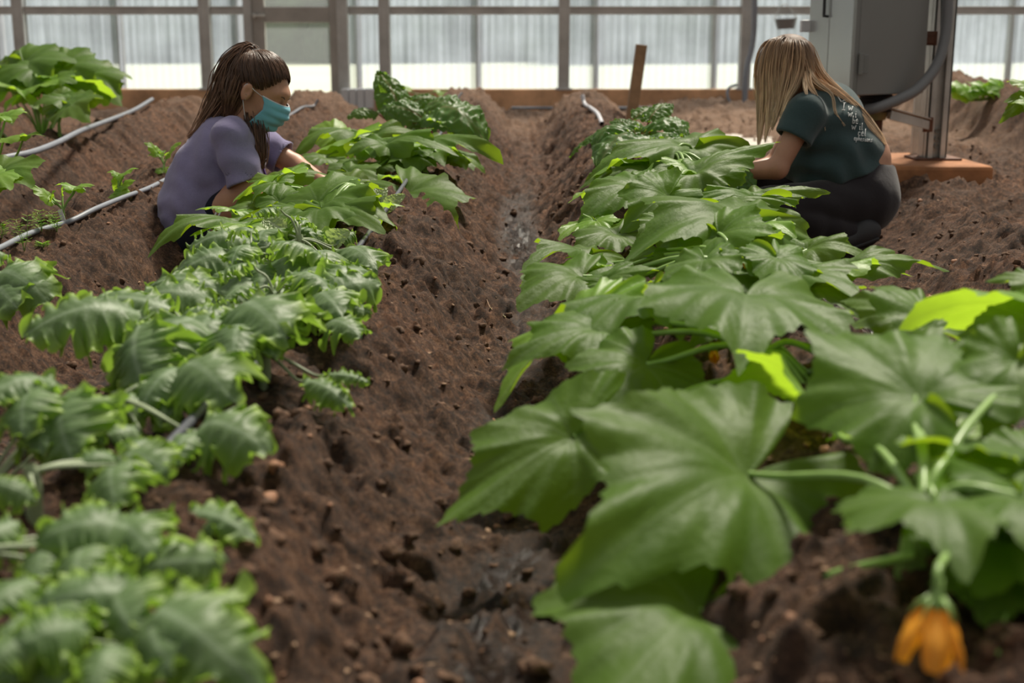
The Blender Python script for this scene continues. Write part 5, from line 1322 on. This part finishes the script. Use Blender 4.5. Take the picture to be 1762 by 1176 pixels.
def shirtB(p):
    f = d_ell(p, chB+[.0, 0, .0], (.185, .180, .135), Rb)
    f = smin(f, d_ell(p, waistB+[-.03, 0, -.02], (.165, .168, .135), Rb), .06)
    f = smin(f, d_ell(p, chB*.5+waistB*.5+np.array([-.075, 0, -.10]), (.15, .15, .10), rotm((1, 0, -.25), (0, 0, 1))), .07)    # the loose front
    for s in (shn, shf): f = smin(f, d_cone(p, nbB*.55+chB*.45, s, .078, .068), .04)
    f = f+bands(p, waistB, rotm((.5, .2, 1), (0, 1, 0)), 60, .0065)*np.clip(1.2-(p[..., 2]-waistB[2])/.18, .1, 1)
    f = f+bands(p, chB, rotm((.6, .2, -.5), (0, 1, 0)), 40, .0045)
    # hem: plane through back waist and front hem
    a = V3(P(1536, 272, Y1)); b = V3(P(1405, 318, Y1)); d = (b-a); nn = np.array([d[2], 0, -d[0]]); nn = nn if nn[2] < 0 else -nn
    f = planecut(f, p, a, nn)
    for s, e in ((shn, eln), (shf, elf)):
        d = (e-s)/np.linalg.norm(e-s); g_ = d_cone(p, s-d*.01, s+d*.2, .068, .074)+bands(p, s, rotm(d, (0, 1, .2)), 45, .0025)
        g_ = planecut(g_, p, s+d*.095, d); inner = planecut(d_cone(p, s+d*.03, s+d*.3, .05, .068), p, s+d*.05, -d)
        f = smin(smax(g_, -inner, .003), f, .02)
    nk = d_cone(p, nbB+[-.02, 0, 0], LB(-.03, 0, -.06), .062, .07); f = smax(f, -nk, .006)
    return f
so, SV, SF = skin('t_shirt', shirtB, (.80, 4.45, .10), (1.62, 5.40, .90), .0055, TEAL, PB, OB)
LEG = cloth('black_leggings', (.022, .018, .022), 900, .3, .75)
def legB(p):
    f = d_ell(p, hipB+[-.01, 0, -.02], (.140, .178, .140), rotm((.6, 0, -.8), (.8, 0, .6)))
    f = smin(f, d_ell(p, waistB+[.02, 0, -.035], (.115, .145, .095), Rb), .05)
    for k, a, sg in ((knn, ann, -1), (knf, anf, 1)):
        f = smin(f, d_cone(p, hipB+[-.01, sg*.08, -.045], k, .105, .064), .04)
        g_ = d_cone(p, k, k*.45+a*.55+[0, 0, -.005], .060, .055); g_ = smin(g_, d_cone(p, k*.45+a*.55, a, .053, .040), .02)
        f = smin(f, g_, .008)
    f = f+bands(p, knn, rotm((1, 0, .6), (0, 1, 0)), 60, .0015)
    a = V3(P(1545, 286, Y1)); b = V3(P(1430, 262, Y1)); d = b-a; nn = np.array([-d[2], 0, d[0]]); nn = nn if nn[2] > 0 else -nn
    return planecut(f, p, a, nn)
skin('leggings', legB, (.80, 4.45, -.02), (1.68, 5.40, .52), .006, LEG, PB, OB)
for k, (a, sg) in enumerate(((ann, -1), (anf, 1))):
    def shoeB(p, a=a):
        toe = a+np.array([-.11, 0, -.050]); heel = a+np.array([.065, 0, .0])
        Rs = rotm((1, 0, .38), (0, 0, 1))
        f = d_ell(p, (toe+heel)/2, (.125, .046, .044), Rs); f = smin(f, d_ell(p, a+[.045, 0, .005], (.055, .043, .055)), .02)
        return f
    sh = skin('shoe', shoeB, a-[.28, .1, .14], a+[.18, .1, .12], .005, SHOE, PB, a)[0]
    mb = MB(); box(mb, a+np.array([-.015, 0, -.052]), (.22, .085, .016), Matrix.Rotation(-.36, 4, 'Y')); mb.build('sole', DARK, sh, bevel=.006)
# hair
def capB(p):
    f = d_ell(p, LB(-.020, 0, .036), (.106, .083, .094), RhB)
    f = planecut(f, p, LB(.072, 0, .03), RhB@np.array([1, 0, -.3]), .004)
    return planecut(f, p, LB(-.03, 0, -.05), RhB@np.array([.3, 0, -1]), .006)
skin('hair', capB, hcB-.17, hcB+.17, .005, CAPL, PB, hcB)
hpB = PB.children[-1]
def Q(*a): return [V3(P(x, y, Y)) for x, y, Y in a]
g = []
YN = Y1
# curtain falling in front of the face (left) - several overlapping guides from the crown parting
for (a, rad, n_) in (
 (Q((1352, 70, YN), (1328, 78, YN-.06), (1316, 110, YN-.09), (1312, 160, YN-.10), (1308, 215, YN-.10), (1305, 252, YN-.10)), [.012, .02, .02, .02, .014, .004], 150),
 (Q((1355, 69, YN), (1338, 76, YN-.08), (1330, 110, YN-.11), (1328, 150, YN-.12), (1324, 200, YN-.12), (1316, 246, YN-.12)), [.012, .022, .026, .024, .016, .004], 170),
 (Q((1360, 68, YN), (1355, 78, YN-.09), (1350, 110, YN-.12), (1345, 145, YN-.13), (1338, 190, YN-.13), (1328, 225, YN-.13)), [.012, .022, .028, .022, .014, .004], 170),
 (Q((1362, 68, YN), (1370, 82, YN-.08), (1372, 112, YN-.11), (1366, 145, YN-.13), (1352, 175, YN-.14), (1340, 215, YN-.14)), [.012, .022, .028, .022, .012, .003], 150),
 (Q((1350, 70, YN), (1325, 85, YN+.02), (1312, 120, YN+.03), (1309, 170, YN+.04), (1312, 225, YN+.04)), [.014, .03, .03, .022, .004], 120),
 # over the back
 (Q((1365, 69, YN+.02), (1385, 82, YN), (1397, 112, YN-.03), (1412, 138, YN-.06), (1445, 165, YN-.07), (1485, 200, YN-.06), (1512, 235, YN-.05), (1524, 252, YN-.05)), [.012, .026, .028, .026, .022, .018, .015, .006], 380),
 (Q((1362, 68, YN+.01), (1378, 80, YN-.06), (1388, 110, YN-.09), (1398, 138, YN-.11), (1430, 155, YN-.10), (1462, 178, YN-.08), (1498, 222, YN-.07), (1522, 250, YN-.06)), [.012, .024, .026, .02, .014, .012, .010, .004], 240),
 (Q((1368, 70, YN+.04), (1388, 90, YN+.05), (1398, 120, YN+.05), (1425, 148, YN+.03), (1470, 185, YN+.02), (1505, 225, YN+.01), (1520, 246, YN)), [.012, .024, .026, .02, .014, .012, .004], 160),
 # stray locks on the shirt
 (Q((1388, 120, YN-.11), (1392, 145, YN-.16), (1404, 165, YN-.17), (1414, 190, YN-.175), (1420, 225, YN-.175)), [.012, .010, .006, .004, .002], 28),
 (Q((1390, 120, YN-.11), (1405, 142, YN-.15), (1430, 162, YN-.16), (1438, 195, YN-.16), (1454, 218, YN-.155)), [.010, .008, .005, .003, .002], 22),
 (Q((1385, 125, YN-.11), (1386, 150, YN-.17), (1392, 175, YN-.20)), [.012, .008, .002], 22),
 (Q((1330, 130, YN-.10), (1331, 180, YN-.13), (1326, 220, YN-.13)), [.01, .01, .003], 40),
 # the far curtain showing under the arm
 (Q((1370, 180, YN+.02), (1368, 220, YN+.0), (1362, 255, YN-.02), (1348, 288, YN-.03)), [.03, .03, .026, .008], 130),
 (Q((1372, 200, YN+.04), (1378, 240, YN+.02), (1370, 275, YN), (1364, 292, YN)), [.02, .02, .02, .006], 80)):
    g.append((a, rad, n_, .0015, .0, 1.0) if a[0][2] > .78 else (a, rad, n_, .0014, .6, 1.0))
strands('hair_strands', g, HAIR_L, hpB, hcB)
# writing on the back of the shirt
bv = BVHTree.FromPolygons([tuple(v) for v in SV], [tuple(int(i) for i in f) for f in SF])
cam0 = Vector((0, 0, CAMZ)); INK = simple('white_ink', (.80, .82, .82), .8)
def ink_pt(px, py, lift=.0035):
    d = PR(px, py); h = bv.ray_cast(cam0, d)
    if h[0] is None: return None
    nn = h[1]; nn = nn if nn.dot(d) < 0 else -nn
    return h[0]+nn*lift
strokes = []
# small single-stroke alphabet, drawn in a unit cell
AL = {'I': [[(.2, 1), (.2, 0)], [(0, 1), (.4, 1)], [(0, 0), (.4, 0)]], 't': [[(.2, 1), (.2, .1), (.4, 0)], [(0, .65), (.4, .65)]], 'w': [[(0, .6), (.12, 0), (.28, .45), (.42, 0), (.58, .65)]], 'i': [[(.1, .55), (.1, 0), (.2, .05)], [(.1, .8), (.12, .85)]],
 'l': [[(.1, 1), (.1, 0), (.22, .05)]], 'h': [[(.05, 1), (.05, 0)], [(.05, .4), (.25, .55), (.32, 0)]], 'b': [[(.05, 1), (.05, 0), (.3, .05), (.3, .4), (.05, .45)]], 'e': [[(.02, .3), (.32, .35), (.2, .6), (.03, .4), (.1, 0), (.33, .05)]],
 'a': [[(.32, .55), (.08, .5), (.03, .1), (.25, .05), (.32, .5), (.38, 0)]], 'r': [[(.05, .55), (.08, 0)], [(.07, .4), (.28, .58)]], 'o': [[(.2, .55), (.02, .3), (.18, 0), (.36, .25), (.2, .55)]], 'n': [[(.04, .55), (.06, 0)], [(.06, .4), (.25, .55), (.32, 0)]],
 'p': [[(.05, .55), (.05, -.4)], [(.05, .5), (.3, .5), (.3, .1), (.05, .05)]], 's': [[(.3, .55), (.08, .45), (.28, .15), (.04, 0)]], 'c': [[(.32, .5), (.08, .5), (.04, .1), (.32, .02)]], 'u': [[(.04, .55), (.08, .02), (.3, .05), (.32, .55)]], 'y': [[(.04, .55), (.2, .1)], [(.35, .55), (.1, -.4)]], 'm': [[(.02, .5), (.04, 0)], [(.04, .4), (.2, .5), (.22, 0)], [(.22, .4), (.38, .5), (.42, 0)]], '2': [[(.02, .8), (.2, 1), (.35, .75), (.02, 0), (.4, 0)]]}
WD = {'w': .68, 'I': .5, 'm': .52, 'i': .28, 'l': .3}
mb = MB()
def write(txt, x, y, size, ang, wr=.0014):
    size *= 1.12; x -= 6
    ca, sa = math.cos(ang), math.sin(ang); cx = 0
    for ch in txt:
        if ch == ' ': cx += .35; continue
        for st_ in AL[ch]:
            pts = []
            for i in range(len(st_)-1):
                for q in np.linspace(0, 1, 4, endpoint=(i == len(st_)-2)):
                    u = (st_[i][0]*(1-q)+st_[i+1][0]*q+cx)*size; v = -(st_[i][1]*(1-q)+st_[i+1][1]*q)*size
                    pts.append(ink_pt(x+u*ca-v*sa, y+u*sa+v*ca))
            pts = [p for p in pts if p is not None]
            if len(pts) > 2: mb.add(*tube_vf([tuple(p) for p in pts], [wr, wr], 5))
        cx += WD.get(ch, .45)
write('2', 1426, 158, 9, .5); write('h', 1433, 165, 9, .6)
def poly(pp, wr=.0011):
    pts = []
    for i in range(len(pp)-1):
        for q in np.linspace(0, 1, 6): pts.append(ink_pt(pp[i][0]*(1-q)+pp[i+1][0]*q, pp[i][1]*(1-q)+pp[i+1][1]*q))
    pts = [p for p in pts if p is not None]
    if len(pts) > 2: mb.add(*tube_vf([tuple(p) for p in pts], [wr, wr], 5))
poly([(1426, 152), (1436, 160), (1447, 176), (1457, 171)]); poly([(1440, 166), (1446, 176)])
write('I w', 1454, 190, 11, .12); write('w i', 1464, 201, 10, .12); write('be', 1471, 212, 11, .1); write('w il', 1470, 223, 11, .08); write('cel', 1481, 234, 11, .08); write('ephesians', 1474, 242, 7.5, .10, .0011)
if mb.V: mb.build('shirt_print', INK, so, smooth=True)
